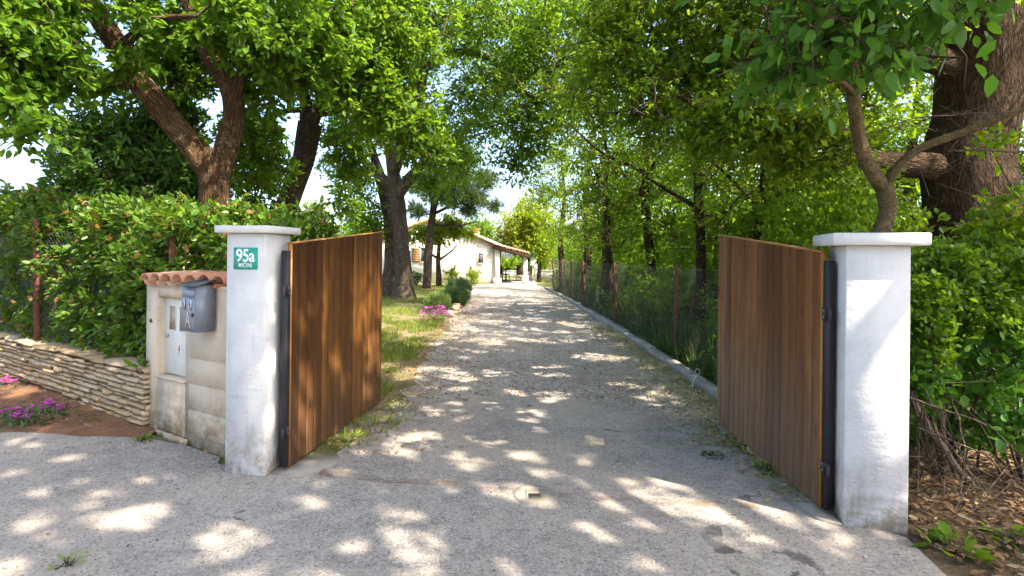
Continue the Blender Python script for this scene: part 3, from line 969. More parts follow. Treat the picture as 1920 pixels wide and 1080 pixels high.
obj('stop_bar', MB().box(-.058, -.046, -.06, .08, .001, .009, .001).mesh('stop_bar'), 'footing', st)

# ================================================================== METER CABINET
CY = R(-31.3)
CO = np.array([-3.20, 4.84])
def cab(x, y, z=0.0):                                          # cabinet frame -> world
    c, s = math.cos(CY), math.sin(CY)
    return np.array([CO[0] + c * x - s * y, CO[1] + s * x + c * y, z])
mc = thing('meter_cabinet', 'plastered masonry meter cabinet with a terracotta tile top and small cream door', 'cabinet', (CO[0], CO[1], 0), CY)
W_, HT, D_ = 1.22, 1.30, .36
b = MB()
b.box(-.09, .105, 0, D_, 0, HT)                 # pier left of the door
b.box(.105, .56, 0, D_, 0, .515)             # below
b.box(.105, .56, 0, D_, 1.215, HT)           # lintel
b.box(.105, .56, .085, D_, .515, 1.215)      # back of recess
b.box(.56, W_, 0, D_, 0, HT)
obj('body', b.mesh('cabinet_body'), 'plaster_cabinet', mc)
obj('sill', MB().box(.092, .57, -.018, .084, .505, .528, .004).mesh('sill'), 'block_concrete', mc)
for i, zz in enumerate((.10, .31, .52, .73)):
    obj('concrete_block', MB().box(.615 + .012 * (i % 2), W_ - .004, -.002 - .0015 * (i % 2), .01, zz, zz + .204, .004).mesh('block'), 'block_concrete', mc)
ft = rough_outline([(.12, .0), (.12, -.02), (.4, -.05), (.62, -.03), (.62, 0)], .05, .012)
obj('render_foot', MB().slab(ft, 0, .055).mesh('render_foot'), 'block_concrete', mc)
dr = obj('door', MB().box(.125, .545, .058, .082, .535, 1.195, .003).mesh('cabinet_door'), 'door_cream', mc)
obj('door_rail', MB().box(.122, .548, .052, .083, 1.1965, 1.2145, .002).mesh('door_rail'), 'door_edge', dr)
for x0 in (.195, .365):
    obj('pane', MB().box(x0, x0 + .095, .0555, .0575, .925, 1.13).mesh('pane'), 'pane_tan', dr)
    fr = MB()
    fr.box(x0 - .006, x0, .052, .058, .919, 1.136).box(x0 + .095, x0 + .101, .052, .058, .919, 1.136)
    fr.box(x0, x0 + .095, .052, .058, .919, .925).box(x0, x0 + .095, .052, .058, 1.13, 1.136)
    obj('pane_frame', fr.mesh('pane_frame'), 'door_cream', dr)
obj('lock', MB().tube([(.162, .059, .868), (.162, .046, .868)], .015, 12).mesh('lock'), 'metal_silver', dr)
obj('lightning_mark', MB().prism([(.352, .80), (.336, .752), (.349, .757), (.340, .712), (.365, .772), (.352, .767), (.360, .80)], .0562, .0578).mesh('bolt'), 'bolt_red', dr)
# barrel tiles laid front to back
def barrel(rad, up, L=.42, rise=.085):
    V, F = [], []
    n = 7
    for k, (y, z, f) in enumerate(((-.05, 0, 1.0), (-.05 + L, rise, .86))):
        for layer in (0, .013):
            for i in range(n):
                a = math.pi * i / (n - 1)
                rr = (rad - layer) * f
                V.append((rr * math.cos(a), y, z + (rr * .72 * math.sin(a) if up else -rr * .5 * math.sin(a))))
    for i in range(n - 1):
        F += [(i, i + 1, 2 * n + i + 1, 2 * n + i), (n + i + 1, n + i, 3 * n + i, 3 * n + i + 1), (i + 1, i, n + i, n + i + 1), (2 * n + i, 2 * n + i + 1, 3 * n + i + 1, 3 * n + i)]
    return MB().add(V, F).mesh('barrel_tile', smooth=False)
cover, pan = barrel(.092, True, .38, .03), barrel(.085, False, .38, .03)
for i in range(7):
    o = obj('roof_tile', cover if i == 0 else cover, 'tile', mc)
    o.location = (-.03 + i * .185, rng.normal() * .008, HT + .06 + rng.normal() * .004)
    o.rotation_euler = (0, rng.normal() * .03, rng.normal() * .02)
    if i < 6:
        o = obj('roof_tile', pan, 'tile', mc)
        o.location = (.062 + i * .185, rng.normal() * .008 - .004, HT + .055)
mo = MB().box(-.10, W_, .0, D_ + .02, HT + .001, HT + .035)
obj('mortar_bed', mo.mesh('mortar_bed'), 'plaster_cabinet', mc)

# ================================================================== MAILBOX
mp = cab(.79, -.012, .0)
mx = thing('mailbox', 'dark grey metal mailbox with raised A, mounted beside the cabinet door', 'mailbox', (mp[0], mp[1], .985), CY - R(3))
Wm, Hm, Dm = .24, .36, .14
b = MB()
b.prism([(0, 0), (Wm, 0), (Wm, Hm), (0, Hm)], -Dm, 0)
obj('body', b.mesh('mailbox_body'), 'metal_mail', mx)
ld_ = MB()
V = [(-.012, .004, Hm + .045), (Wm + .012, .004, Hm + .045), (Wm + .012, -Dm - .03, Hm + .004), (-.012, -Dm - .03, Hm + .004),
     (-.012, .004, Hm + .034), (Wm + .012, .004, Hm + .034), (Wm + .012, -Dm - .03, Hm - .010), (-.012, -Dm - .03, Hm - .010)]
ld_.add(V, [(0, 3, 2, 1), (4, 5, 6, 7), (0, 1, 5, 4), (3, 7, 6, 2), (0, 4, 7, 3), (1, 2, 6, 5)])
ld_.prism([(.001, Hm + .0005), (Wm - .001, Hm + .0005), (Wm - .001, Hm + .008), (.001, Hm + .008)], -Dm + .002, -.001)
obj('lid', ld_.mesh('mailbox_lid'), 'metal_mail_lid', mx)
dd = obj('door', MB().box(.018, Wm - .018, -Dm - .006, -Dm - .0005, .018, Hm - .10, .002).mesh('mailbox_door'), 'metal_mail', mx)
lettering(dd, 'A', .17, Wm * .52, -Dm - .0085, .088, 'metal_silver', .0025, 1, .72, .001, 'letter_mark')
obj('flap', MB().box(.022, Wm - .022, -Dm - .010, -Dm - .001, Hm - .088, Hm - .036, .002).mesh('mailbox_flap'), 'metal_mail', mx)
for x in (.06, Wm - .075):
    obj('strap', MB().box(x, x + .016, -Dm - .014, -Dm - .007, .165, .255, .002).mesh('strap'), 'metal_silver', dd)
obj('padlock', MB().box(Wm - .05, Wm - .028, -Dm - .020, -Dm - .008, .12, .15, .003).mesh('padlock'), 'metal_dark', dd)
for x in (.05, .16):
    obj('scroll', MB().tube([(x + .022 * math.cos(a), -Dm - .010, .205 + .022 * math.sin(a)) for a in np.linspace(0, 4.4, 10)], .0035, 6).mesh('scroll'), 'metal_silver', dd)

# ================================================================== STONE WALL
WO, WE = np.array([-9.3, 8.50]), np.array([-3.23, 4.82])
WL = float(np.linalg.norm(WE - WO))
WY = math.atan2(WE[1] - WO[1], WE[0] - WO[0])
def wal(x, y, z=0.0):
    c, s = math.cos(WY), math.sin(WY)
    return np.array([WO[0] + c * x - s * y, WO[1] + s * x + c * y, z])
sw = thing('stone_wall', 'low dry wall of thin layered limestone under the hedge', 'wall', (WO[0], WO[1], 0), WY)
obj('core', MB().box(0, WL, .05, .42, 0, .50).mesh('wall_core'), 'mortar_dark', sw)
def rock(nx, ny, nz, amp):
    g = [(x, y, z) for z in np.linspace(0, 1, nz) for y in np.linspace(0, 1, ny) for x in np.linspace(0, 1, nx)]
    V = np.array(g)
    F = []
    ix = lambda a, b_, c_: (c_ * ny + b_) * nx + a
    for a in range(nx - 1):
        for b_ in range(ny - 1):
            F += [(ix(a, b_, 0), ix(a, b_ + 1, 0), ix(a + 1, b_ + 1, 0), ix(a + 1, b_, 0)), (ix(a, b_, nz - 1), ix(a + 1, b_, nz - 1), ix(a + 1, b_ + 1, nz - 1), ix(a, b_ + 1, nz - 1))]
        for c_ in range(nz - 1):
            F += [(ix(a, 0, c_), ix(a + 1, 0, c_), ix(a + 1, 0, c_ + 1), ix(a, 0, c_ + 1)), (ix(a, ny - 1, c_), ix(a, ny - 1, c_ + 1), ix(a + 1, ny - 1, c_ + 1), ix(a + 1, ny - 1, c_))]
    for b_ in range(ny - 1):
        for c_ in range(nz - 1):
            F += [(ix(0, b_, c_), ix(0, b_, c_ + 1), ix(0, b_ + 1, c_ + 1), ix(0, b_ + 1, c_)), (ix(nx - 1, b_, c_), ix(nx - 1, b_ + 1, c_), ix(nx - 1, b_ + 1, c_ + 1), ix(nx - 1, b_, c_ + 1))]
    e = (np.abs(V - .5) > .49).sum(1)
    V = .5 + (V - .5) * np.where(e >= 2, .97, 1.0)[:, None]
    V += rng.normal(size=V.shape) * np.array([.02, amp, amp * .9])
    return MB().add(V, F).mesh('stone')
rocks = [rock(4, 2, 3, .032) for _ in range(9)]
zc = .0
while zc < .50:
    hh = rng.uniform(.036, .058)
    if zc + hh > .47:
        hh = .515 - zc
    x = rng.uniform(-.1, 0)
    while x < WL - .02:
        Ls = float(np.clip(rng.gamma(3.5, .075), .10, .6)) * (1.0 if x > 3.0 else 1.6)
        x1 = min(x + Ls, WL)
        o = obj('stone', rocks[rng.integers(9)], 'stone', sw)
        pr_ = rng.normal() * .011
        o.location = (x + .007, -.012 + pr_, zc + .003 + rng.normal() * .002)
        o.scale = (max(.03, x1 - x - .014), .12, hh - .0065 + rng.normal() * .002)
        o.rotation_euler = (rng.normal() * .03, rng.normal() * .006, 0)
        x = x1
    zc += hh
x = 0.0
while x < WL:
    Ls = rng.uniform(.35, .75)
    x1 = min(x + Ls, WL)
    o = obj('cap_stone', rocks[rng.integers(9)], 'stone_cap', sw)
    o.location = (x + .004, -.02 + rng.normal() * .012, .513)
    o.scale = (x1 - x - .01, .46, .05 + rng.normal() * .006)
    x = x1

# ================================================================== LEFT FENCE AND HEDGE
def chain_link(parent, pts, z0, h, cell, rad=.0016):
    """diamond wires between ground points pts, one joined part"""
    A, B = [], []
    for (a, b) in zip(pts[:-1], pts[1:]):
        a, b = np.asarray(a, float), np.asarray(b, float)
        L = np.linalg.norm(b - a)
        t = (b - a) / L
        n = int(L / cell)
        for i in range(-int(h / cell), n):
            for sg_ in (1, -1):
                s0, s1 = (i * cell, i * cell + h)
                za, zb = (0.0, h) if sg_ > 0 else (h, 0.0)
                lo, hi = max(s0, 0), min(s1, L)
                if hi - lo < .01:
                    continue
                f0, f1 = (lo - s0) / h, (hi - s0) / h
                pa, pb = a + t * lo, a + t * hi
                A.append((pa[0], pa[1], z0 + za + (zb - za) * f0))
                B.append((pb[0], pb[1], z0 + za + (zb - za) * f1))
        for zz in (0.01, h * .5, h):
            A.append((a[0], a[1], z0 + zz))
            B.append((b[0], b[1], z0 + zz))
    A, B = np.array(A), np.array(B)
    V, lo, sz = twig_mesh_arrays(A, B, np.full(len(A), rad), np.full(len(A), rad))
    o = obj('wire_mesh', mesh_np('wire_mesh', V, lo, sz), 'wire_mesh', parent)
    o['kind'] = 'stuff'
def post_mesh(h, s=.045):
    m = MB()
    m.box(-s / 2, s / 2, -s / 2, -s / 2 + .006, 0, h).box(-s / 2, -s / 2 + .006, -s / 2 + .006, s / 2, 0, h)     # angle iron
    return m.mesh('post')
lf = thing('chain_link_fence', 'rusty angle-iron posts and wire on top of the stone wall', 'fence')
lp = [wal(WL - 6.4, .10), wal(WL - 2.70, .10), wal(WL - .16, .30), ]
for p, h, tw in ((lp[1], 1.47, .4), (lp[2], 1.45, .3), (lp[0], 1.47, .2)):
    o = obj('post', post_mesh(h, .055), 'rust', lf)
    o.location = (p[0], p[1], .50)
    o.rotation_euler = (rng.normal() * .012, rng.normal() * .012, tw)
    for zz in (.35, .8, 1.3):
        tie = obj('wire_tie', MB().tube([(math.cos(a) * .04, math.sin(a) * .04, zz + .002 * a) for a in np.linspace(0, 6.3, 9)], .003, 4).mesh('tie'), 'wire_mesh', o)
chain_link(lf, [wal(WL - 6.4, .13)[:2], wal(WL - 2.70, .13)[:2], wal(WL - .16, .33)[:2]], .56, 1.25, .07)

def hedge_top(x):                                             # x measured from the cabinet end of the wall, leftwards negative
    return np.interp(x, [-7, -5, -3.6, -2.2, -1.0, .2, 1.2, 2.0], [2.42, 2.28, 2.16, 2.04, 1.98, 1.90, 1.86, 1.80])
hd = thing('hedge', 'clipped evergreen hedge growing through the wire fence above the stone wall', 'hedge', wal(WL - 2.5, .7))
hb = np.array(hd.location)
def hedge_fill(n, ylo, yhi, topo=0.0, front=1.0):
    x = rng.uniform(-6.6, .95, n)
    zt = hedge_top(x) + .10 * vnoise(x, 0, 2.6) + topo
    zlo = np.where(x > -.1, .45, .56)
    q = rng.uniform(0, 1, n)
    z = zlo + (zt - zlo) * q
    bulge = .14 * vnoise(x, z, 2.2, 3) + .10 * np.sin(np.pi * q)
    y = ylo + (yhi - ylo) * rng.uniform(0, 1, n) ** 1.4 - bulge * front
    y = np.where(x > -.05, np.maximum(y, .52), y)
    y = np.where(x > .5, np.maximum(y, .66), y)
    return np.array([wal(WL + a, b_, c_) for a, b_, c_ in zip(x, y, z)])
Cf = hedge_fill(1350, .22, .70)
ct = hedge_fill(200, .25, 1.3)
xs = rng.uniform(-6.6, .95, 480)
ct2 = np.array([wal(WL + a, rng.uniform(.25 if a < 0 else .7, 1.4), hedge_top(a) + rng.normal() * .09) for a in xs])
Cm = np.concatenate([Cf, ct, ct2])
pos, ldr, upv, ta, tb = sprays(Cm, .16, 5, 8, .05, .9, .5, .7)
fr_ = np.array([math.sin(WY), -math.cos(WY), 0])
ldr = ldr + fr_ * .45 + np.array([0, 0, .12])
upv = upv + fr_ * .35
obj('foliage', leaf_mesh('hedge_foliage', pos, ldr, upv, .072 * rng.uniform(.5, 1.3, len(pos)), 'ovate', hb), 'leaf_hedge', hd)
ta, tb = ta[::4], tb[::4]
V, lo, sz = twig_mesh_arrays(ta, tb, np.full(len(ta), .004), np.full(len(ta), .0018))
o = obj('twigs', mesh_np('hedge_twigs', V - hb, lo, sz, np.zeros((len(V), 2))), 'bark_twig', hd)
mb = MB()
for i in range(70):
    x = rng.uniform(-6.5, .9)
    a = wal(WL + x, rng.uniform(.6, .95), .05)
    bb = wal(WL + x + rng.normal() * .3, rng.uniform(.35 if x < -.3 else .7, 1.0), hedge_top(x) - rng.uniform(.1, .7))
    mid = (a + bb) / 2 + rng.normal(size=3) * .08
    p, r = smoothpath([a, mid, bb], [.022, .015, .006], .2)
    mb.tube(p, r, 5)
obj('stems', mb.mesh('hedge_stems', hb, True), 'bark_twig', hd)

# bay laurel rising behind the hedge
def px_blobs(lst):                                            # (px, py, depth, radius in m, count) -> blobs
    return [(P(b_[0], b_[1], b_[2]), b_[3], b_[4]) for b_ in lst]
bb = np.array([P(250, 480, 8.2)[0], 8.2, 0])
tree('bay_laurel', 'dark evergreen bay laurel rising behind the hedge at the far left', bb,
     [([bb, bb + (.05, 0, 1.3), P(250, 340, 8.2), P(235, 240, 8.2)], [.07, .06, .04, .012]), ([bb + (.1, 0, .2), P(300, 400, 8.3), P(320, 300, 8.4)], [.05, .035, .012]),
      ([bb + (-.1, 0, .2), P(190, 400, 8.0), P(160, 270, 8.0)], [.05, .03, .010])],
     px_blobs([(250, 340, 8.2, .75, 120), (300, 300, 8.5, .65, 90), (190, 300, 8.0, .55, 75), (240, 235, 8.2, .42, 45), (150, 250, 8.0, .35, 32), (310, 390, 8.3, .8, 110),
               (180, 375, 8.0, .6, 80), (340, 240, 8.6, .45, 40), (130, 325, 8.0, .32, 22), (350, 330, 8.6, .6, 70)]),
     'leaf_bay', 'long', .135, .26, 5, 6, 'bark_twig', .02, .0, 8, .03, flatz=1.0, upb=.5)

# ================================================================== TREES ON THE LEFT
def pp(*a):
    return [P(*q) for q in a]
b0 = np.array([P(403, 480, 7.0)[0], 7.0, 0])
tree('oak_tree', 'thick forked oak trunk leaning over the hedge beside the number pillar', b0,
     [([b0, P(405, 470, 7.0), P(403, 370, 7.0), P(402, 318, 7.0), P(405, 280, 7.0)], [.28, .21, .178, .188, .16]),
      (pp((395, 330, 7.0), (368, 285, 6.95), (338, 249, 6.85), (293, 191, 6.7), (262, 152, 6.6), (222, 89, 6.4), (178, 20, 6.2), (120, -80, 5.9), (60, -230, 5.6)), [.14, .15, .143, .138, .13, .126, .118, .1, .06]),
      (pp((262, 158, 6.6), (191, 142, 6.3), (133, 122, 6.0), (80, 112, 5.7), (20, 150, 5.4)), [.10, .075, .06, .05, .02]),
      (pp((410, 335, 7.0), (424, 280, 7.05), (438, 222, 7.1), (431, 164, 7.15), (391, 98, 7.2), (358, 13, 7.2), (370, -120, 7.2), (430, -260, 7.1)), [.14, .145, .13, .125, .115, .11, .1, .06]),
      (pp((436, 190, 7.1), (470, 110, 7.0), (520, 60, 6.8), (590, 40, 6.5)), [.08, .06, .045, .02]),
      (pp((222, 89, 6.4), (290, 40, 6.0), (370, 30, 5.6)), [.06, .045, .02])],
     px_blobs([(50, 50, 5.4, .50, 46), (90, 20, 5.6, .28, 16), (30, 120, 5.3, .28, 20), (25, 190, 5.2, .16, 9), (52, 248, 5.2, .07, 4), (110, 140, 5.6, .2, 10), (190, 165, 6.6, .18, 8),
               (245, 122, 6.1, .08, 4), (120, 85, 5.4, .14, 6), (300, 40, 7.6, .55, 34), (290, 110, 7.9, .45, 26), (350, 150, 8.2, .45, 24), (480, 60, 6.6, .5, 38), (560, 110, 6.8, .5, 38), (500, 150, 7.4, .4, 24),
               (620, 50, 6.8, .5, 34), (480, 240, 8.2, .4, 20), (500, 310, 8.4, .45, 22), (370, 60, 8.4, .6, 36), (430, 100, 8.4, .5, 28), (440, 15, 5.8, .22, 12), (385, 60, 6.4, .14, 6),
               (330, 210, 8.6, .3, 10), (90, 95, 7.5, .5, 24), (270, 0, 5.9, .16, 7),
               (420, -180, 6.8, 1.5, 60), (130, -130, 5.4, 1.0, 44), (-200, 20, 5.6, 1.2, 50), (620, -150, 6.8, 1.3, 46), (250, -330, 6.5, 1.6, 44)]),
     'leaf_oak', 'ovate', .098, .28, 6, 11, 'bark_oak', .032, .25, 16, .035)

b0 = np.array([P(520, 520, 10)[0], 10, 0])
tree('oak_tree', 'slender dark oak leaning to the right behind the number pillar', b0,
     [([b0, P(524, 450, 10), P(533, 400, 10), P(555, 340, 10), P(568, 300, 9.9), P(582, 231, 9.8)], [.27, .22, .21, .20, .19, .20]),
      (pp((580, 245, 9.8), (573, 190, 9.8), (555, 150, 9.7), (530, 60, 9.6), (520, -60, 9.5)), [.15, .11, .09, .07, .03]),
      (pp((582, 240, 9.8), (600, 190, 9.6), (612, 130, 9.4), (640, 30, 9.0), (650, -120, 8.6)), [.13, .10, .085, .07, .03]),
      (pp((585, 215, 9.8), (640, 205, 9.6), (700, 190, 9.4), (760, 210, 9.2)), [.08, .06, .045, .015]),
      (pp((572, 205, 9.8), (530, 210, 9.7), (490, 235, 9.6)), [.06, .045, .015])],
     px_blobs([(610, 90, 9.2, .8, 66), (700, 150, 9.2, .8, 66), (530, 110, 10.2, .7, 44), (640, 20, 9.0, 1.3, 80), (740, 215, 9.0, .75, 40), (790, 260, 8.9, .5, 22),
               (490, 250, 10.8, .4, 22), (470, 330, 10.9, .45, 24), (650, 260, 10.4, .45, 20), (740, 60, 9.0, 1.1, 60), (640, 370, 11.5, .35, 10), (480, 385, 10.9, .4, 20),
               (640, -180, 8.8, 2.0, 70), (660, 310, 10.6, .4, 12)]),
     'leaf_oak_b', 'ovate', .11, .36, 6, 10, 'bark_grey', .03, .25, 12, .05)

b0 = G(757, 560)
b0[2] = 0
dC = b0[1]
tree('oak_tree', 'tall oak on the lawn beyond the gate with a broad straight trunk', b0,
     [([b0 + (0, 0, -.05), P(757, 540, dC), P(756, 500, dC), P(750, 420, dC), P(742, 350, dC), P(733, 300, dC), P(724, 220, dC), P(715, 120, dC), P(700, -60, dC)], [.50, .36, .30, .265, .26, .2, .16, .13, .07]),
      (pp((745, 365, dC), (770, 332, dC - .2), (795, 302, dC - .5), (820, 250, dC - 1), (850, 190, dC - 1.5)), [.24, .2, .16, .12, .05]),
      (pp((742, 350, dC), (708, 328, dC), (678, 295, dC + .2), (650, 240, dC + .4)), [.2, .17, .13, .06]),
      (pp((738, 320, dC), (765, 240, dC - 1), (789, 150, dC - 2), (791, 89, dC - 2.4), (809, 44, dC - 2.8), (889, 20, dC - 3.5), (950, 30, dC - 4)), [.26, .24, .22, .2, .17, .12, .05]),
      (pp((793, 130, dC - 2), (844, 102, dC - 2.6), (889, 99, dC - 3), (929, 118, dC - 3.4), (980, 170, dC - 3.8), (1030, 200, dC - 4.2)), [.15, .13, .11, .09, .06, .03]),
      (pp((792, 95, dC - 2.2), (800, 20, dC - 2.4), (790, -90, dC - 2.4)), [.14, .12, .06])],
     px_blobs([(735, 190, 19.5, 1.6, 60), (680, 190, 20, 1.5, 55), (790, 230, 18.8, 1.3, 46), (835, 290, 19, .95, 30), (700, 70, 19, 2.0, 70), (800, 40, 17.5, 1.9, 70), (880, 60, 16.5, 1.7, 60),
               (960, 40, 15.5, 1.7, 55), (900, 160, 16.6, 1.4, 42), (960, 230, 16.2, 1.2, 30), (880, 240, 17.5, 1.2, 30), (690, 400, 20.2, .95, 32), (665, 340, 20.5, .8, 20),
               (640, 300, 20.5, .9, 22), (810, 330, 19.5, .6, 18), (1000, 130, 15.5, 1.4, 40), (720, -150, 18, 4, 80), (900, -160, 16, 3.2, 80), (1040, 60, 15, 1.5, 46), (1060, 180, 15.5, 1.3, 34), (960, 60, 20, 1.8, 40), (1030, 130, 21, 1.8, 40), (930, 190, 21, 1.4, 30), (1100, 60, 19, 1.8, 40), (990, 190, 22, 1.4, 26), (960, 300, 16.5, .9, 18), (1000, 240, 15.8, 1.0, 22), (870, 320, 17.5, .8, 14), (1090, -20, 14, 1.6, 44)]),
     'leaf_oak_b', 'kite', .135, .62, 6, 12, 'bark_grey', .05, .25, 16, .04)
b0 = G(728, 556)
b0[2] = 0
dC = b0[1]
tree('oak_tree', 'thin grey oak stem leaning left of the broad lawn trunk', b0,
     [([b0, P(732, 520, dC), P(735, 470, dC), P(728, 400, dC), P(712, 330, dC), P(690, 260, dC), P(650, 150, dC)], [.40, .31, .27, .24, .2, .14, .05])],
     px_blobs([(660, 150, 21, 1.5, 40), (620, 220, 21, 1.0, 22), (700, 250, 21.5, 1.2, 26), (640, 60, 21, 1.8, 40), (700, 435, 20.6, .5, 12)]),
     'leaf_oak', 'ovate', .15, .6, 6, 7, 'bark_grey', .04)

# umbrella pine behind the oak
b0 = np.array([P(800, 520, 26)[0], 26, 0])
t = thing('pine_tree', 'bluish green pine behind the broad lawn oak', 'tree', b0)
mb = MB()
p, r = smoothpath([b0, b0 + (.1, 0, 2), P(815, 380, 26), P(835, 300, 26)], [.22, .2, .16, .08])
mb.tube(p, r, 8, .04)
nodes = [p[4:]]
for q in (((815, 400), (850, 385), (900, 372)), ((812, 420), (850, 425), (895, 415)), ((820, 360), (790, 340), (770, 350)), ((830, 320), (870, 310), (900, 330))):
    p, r = smoothpath([P(a[0], a[1], 26 - i * .4) for i, a in enumerate(q)], [.08, .06, .02])
    mb.tube(p, r, 6)
    nodes.append(p)
obj('trunk', mb.mesh('pine_trunk', b0, True), 'bark_grey', t)
C = np.concatenate([blob_points(P(a, b_, 26 - .3), (rr, rr, rr * .6), n_) for a, b_, rr, n_ in
                    ((850, 340, 1.2, 60), (890, 370, .7, 34), (835, 375, .9, 40), (880, 395, .4, 14), (800, 350, 1.0, 40), (860, 300, 1.1, 45), (905, 335, .7, 26), (785, 395, .6, 18), (925, 385, .3, 9))])
pos, ldr, upv, ta, tb = sprays(C, .38, 6, 14, -.1, .8, .6, .8)
obj('crown', leaf_mesh('pine_crown', pos, ldr, upv, .26 * rng.uniform(.7, 1.2, len(pos)), 'blade', b0), 'leaf_needle', t)
g_ = grow(np.concatenate(nodes), C, .03)
obj('branches', g_.mesh('pine_branches', b0, True), 'bark_twig', t)['kind'] = 'stuff'

b0 = np.array([P(823, 526, 27.5)[0], 27.5, 0])
tree('fruit_tree', 'small garden tree with a pale trunk in front of the white house wall', b0,
     [([b0, P(822, 500, 27.5), P(822, 482, 27.5), P(824, 455, 27.5), P(830, 430, 27.5)], [.16, .13, .12, .09, .04]), (pp((823, 488, 27.5), (845, 472, 27.4), (862, 455, 27.2)), [.07, .05, .02]),
      (pp((822, 486, 27.5), (800, 470, 27.6), (782, 462, 27.4)), [.07, .05, .02])],
     px_blobs([(820, 438, 27.3, .6, 40), (855, 430, 27, .5, 26), (790, 435, 27.4, .5, 26), (845, 412, 27, .5, 24), (880, 436, 26.8, .3, 10), (770, 445, 27.4, .3, 10)]),
     'leaf_young', 'kite', .16, .45, 6, 8, 'bark_grey', .03, .25, 8)
b0 = np.array([P(585, 480, 34)[0], 34, 0])
tree('olive_tree', 'pale olive tree in the distance behind the left gate leaf', b0,
     [([b0, b0 + (.1, 0, 1.4), P(588, 420, 34)], [.2, .17, .06]), (pp((586, 445, 34), (565, 415, 34)), [.1, .03]), (pp((586, 445, 34), (605, 420, 34)), [.1, .03])],
     px_blobs([(580, 415, 34, 1.2, 50), (610, 430, 34, 1.0, 36), (560, 440, 34, 1.0, 36), (590, 390, 34, .8, 26), (575, 470, 34, 1.3, 36)]),
     'leaf_pale', 'kite', .17, .6, 6, 7, 'bark_grey', .03, .2, 8)

# ================================================================== TREES ON THE RIGHT
b0 = np.array([P(1830, 480, 6.6)[0], 6.6, 0])
tree('oak_tree', 'massive deeply furrowed oak trunk at the right edge behind the shrubs', b0,
     [([b0 + (.1, 0, -.05), P(1835, 560, 6.6), P(1828, 430, 6.6), P(1815, 320, 6.6), P(1828, 220, 6.6), P(1838, 120, 6.6), P(1838, 40, 6.6), P(1850, -120, 6.5), P(1800, -400, 6.4)], [.75, .60, .52, .455, .41, .46, .52, .42, .25]),
      (pp((1840, 345, 6.7), (1750, 312, 6.55), (1650, 306, 6.4), (1600, 288, 6.3), (1555, 262, 6.2), (1500, 225, 6.1), (1440, 206, 6.0), (1390, 190, 5.9), (1330, 200, 5.8), (1270, 180, 5.7)), [.2, .16, .125, .105, .098, .092, .08, .065, .045, .02]),
      (pp((1850, 170, 6.7), (1775, 120, 6.5), (1690, 90, 6.0), (1600, 40, 5.7), (1500, -60, 5.4)), [.2, .16, .14, .11, .06]),
      (pp((1850, 60, 6.6), (1930, -20, 6.4), (2050, -150, 6.2)), [.22, .2, .1]),
      (pp((1410, 112, 6.6), (1360, 80, 6.6), (1310, 55, 6.7), (1240, 75, 6.8)), [.06, .05, .04, .02]),
      (pp((1690, 90, 6.0), (1560, 130, 6.3), (1410, 112, 6.6)), [.08, .07, .06])],
     px_blobs([(1330, 60, 6.6, .9, 60), (1240, 90, 6.8, .8, 46), (1430, 40, 6.2, .8, 46), (1540, 80, 6.4, .7, 40), (1450, 140, 7.4, .7, 36), (1330, 170, 6.6, .6, 34), (1640, 140, 7.6, .6, 26),
               (1600, 260, 5.3, .16, 8), (1560, 300, 5.6, .2, 10), (1500, 290, 5.8, .25, 14), (1450, 235, 5.5, .34, 22), (1380, 215, 5.4, .36, 24), (1310, 240, 5.8, .4, 24), (1540, 210, 5.4, .22, 10), (1230, 190, 6.2, .5, 30), (1160, 60, 6.8, .7, 40), (1150, 160, 7.2, .6, 30), (1260, 0, 6.6, 1.0, 60), (1560, -40, 5.8, 1.2, 50), (1780, -130, 5.6, .8, 40), (1300, -200, 6.5, 1.8, 70), (1700, -300, 6, 2.4, 70), (2200, -200, 6, 2.4, 70),
               (2100, 60, 6.5, 1.4, 40), (1500, -420, 5.5, 2.2, 50)]),
     'leaf_wood_b', 'kite', .085, .34, 6, 13, 'bark_dark', .03, .3, 20, .04)

b0 = np.array([P(1650, 480, 4.7)[0], 4.7, 0])
tree('sapling', 'young forked tree with smooth mottled bark just behind the right pillar', b0,
     [([b0, P(1648, 480, 4.7), P(1652, 435, 4.7), P(1665, 395, 4.7), P(1655, 345, 4.7)], [.085, .075, .068, .066, .072]),
      (pp((1656, 352, 4.7), (1622, 300, 4.65), (1605, 225, 4.6), (1600, 160, 4.5), (1598, 60, 4.2), (1580, -60, 3.9)), [.066, .056, .052, .048, .03, .012]),
      (pp((1658, 350, 4.7), (1690, 305, 4.6), (1730, 275, 4.5), (1810, 246, 4.4), (1930, 200, 4.2)), [.045, .036, .034, .032, .02]),
      (pp((1601, 175, 4.5), (1560, 140, 4.3), (1490, 95, 4.0)), [.03, .022, .008]), (pp((1601, 175, 4.5), (1650, 120, 4.3), (1720, 70, 4.0)), [.028, .02, .008])],
     px_blobs([(1570, 70, 3.6, .26, 20), (1480, 90, 3.8, .28, 18), (1650, 30, 3.4, .24, 15), (1700, 60, 3.5, .20, 9), (1560, 0, 3.4, .34, 20), (1420, 60, 4.0, .28, 14), (1760, -10, 3.3, .22, 9),
               (1490, 160, 4.0, .14, 5), (1660, 120, 3.8, .10, 3), (1660, -80, 3.2, .6, 24), (1440, -40, 3.8, .5, 18), (1880, -60, 3.2, .5, 14)]),
     'leaf_big', 'ovate', .115, .24, 4, 3, 'bark_smooth', .022, .8, 12, .05, upb=.5)

def fence_x(y):
    return float(np.interp(y, [4.4, 8.65, 12.46, 16.71, 22.67, 26], [2.80, 2.63, 2.40, 2.27, 2.10, 1.95]))
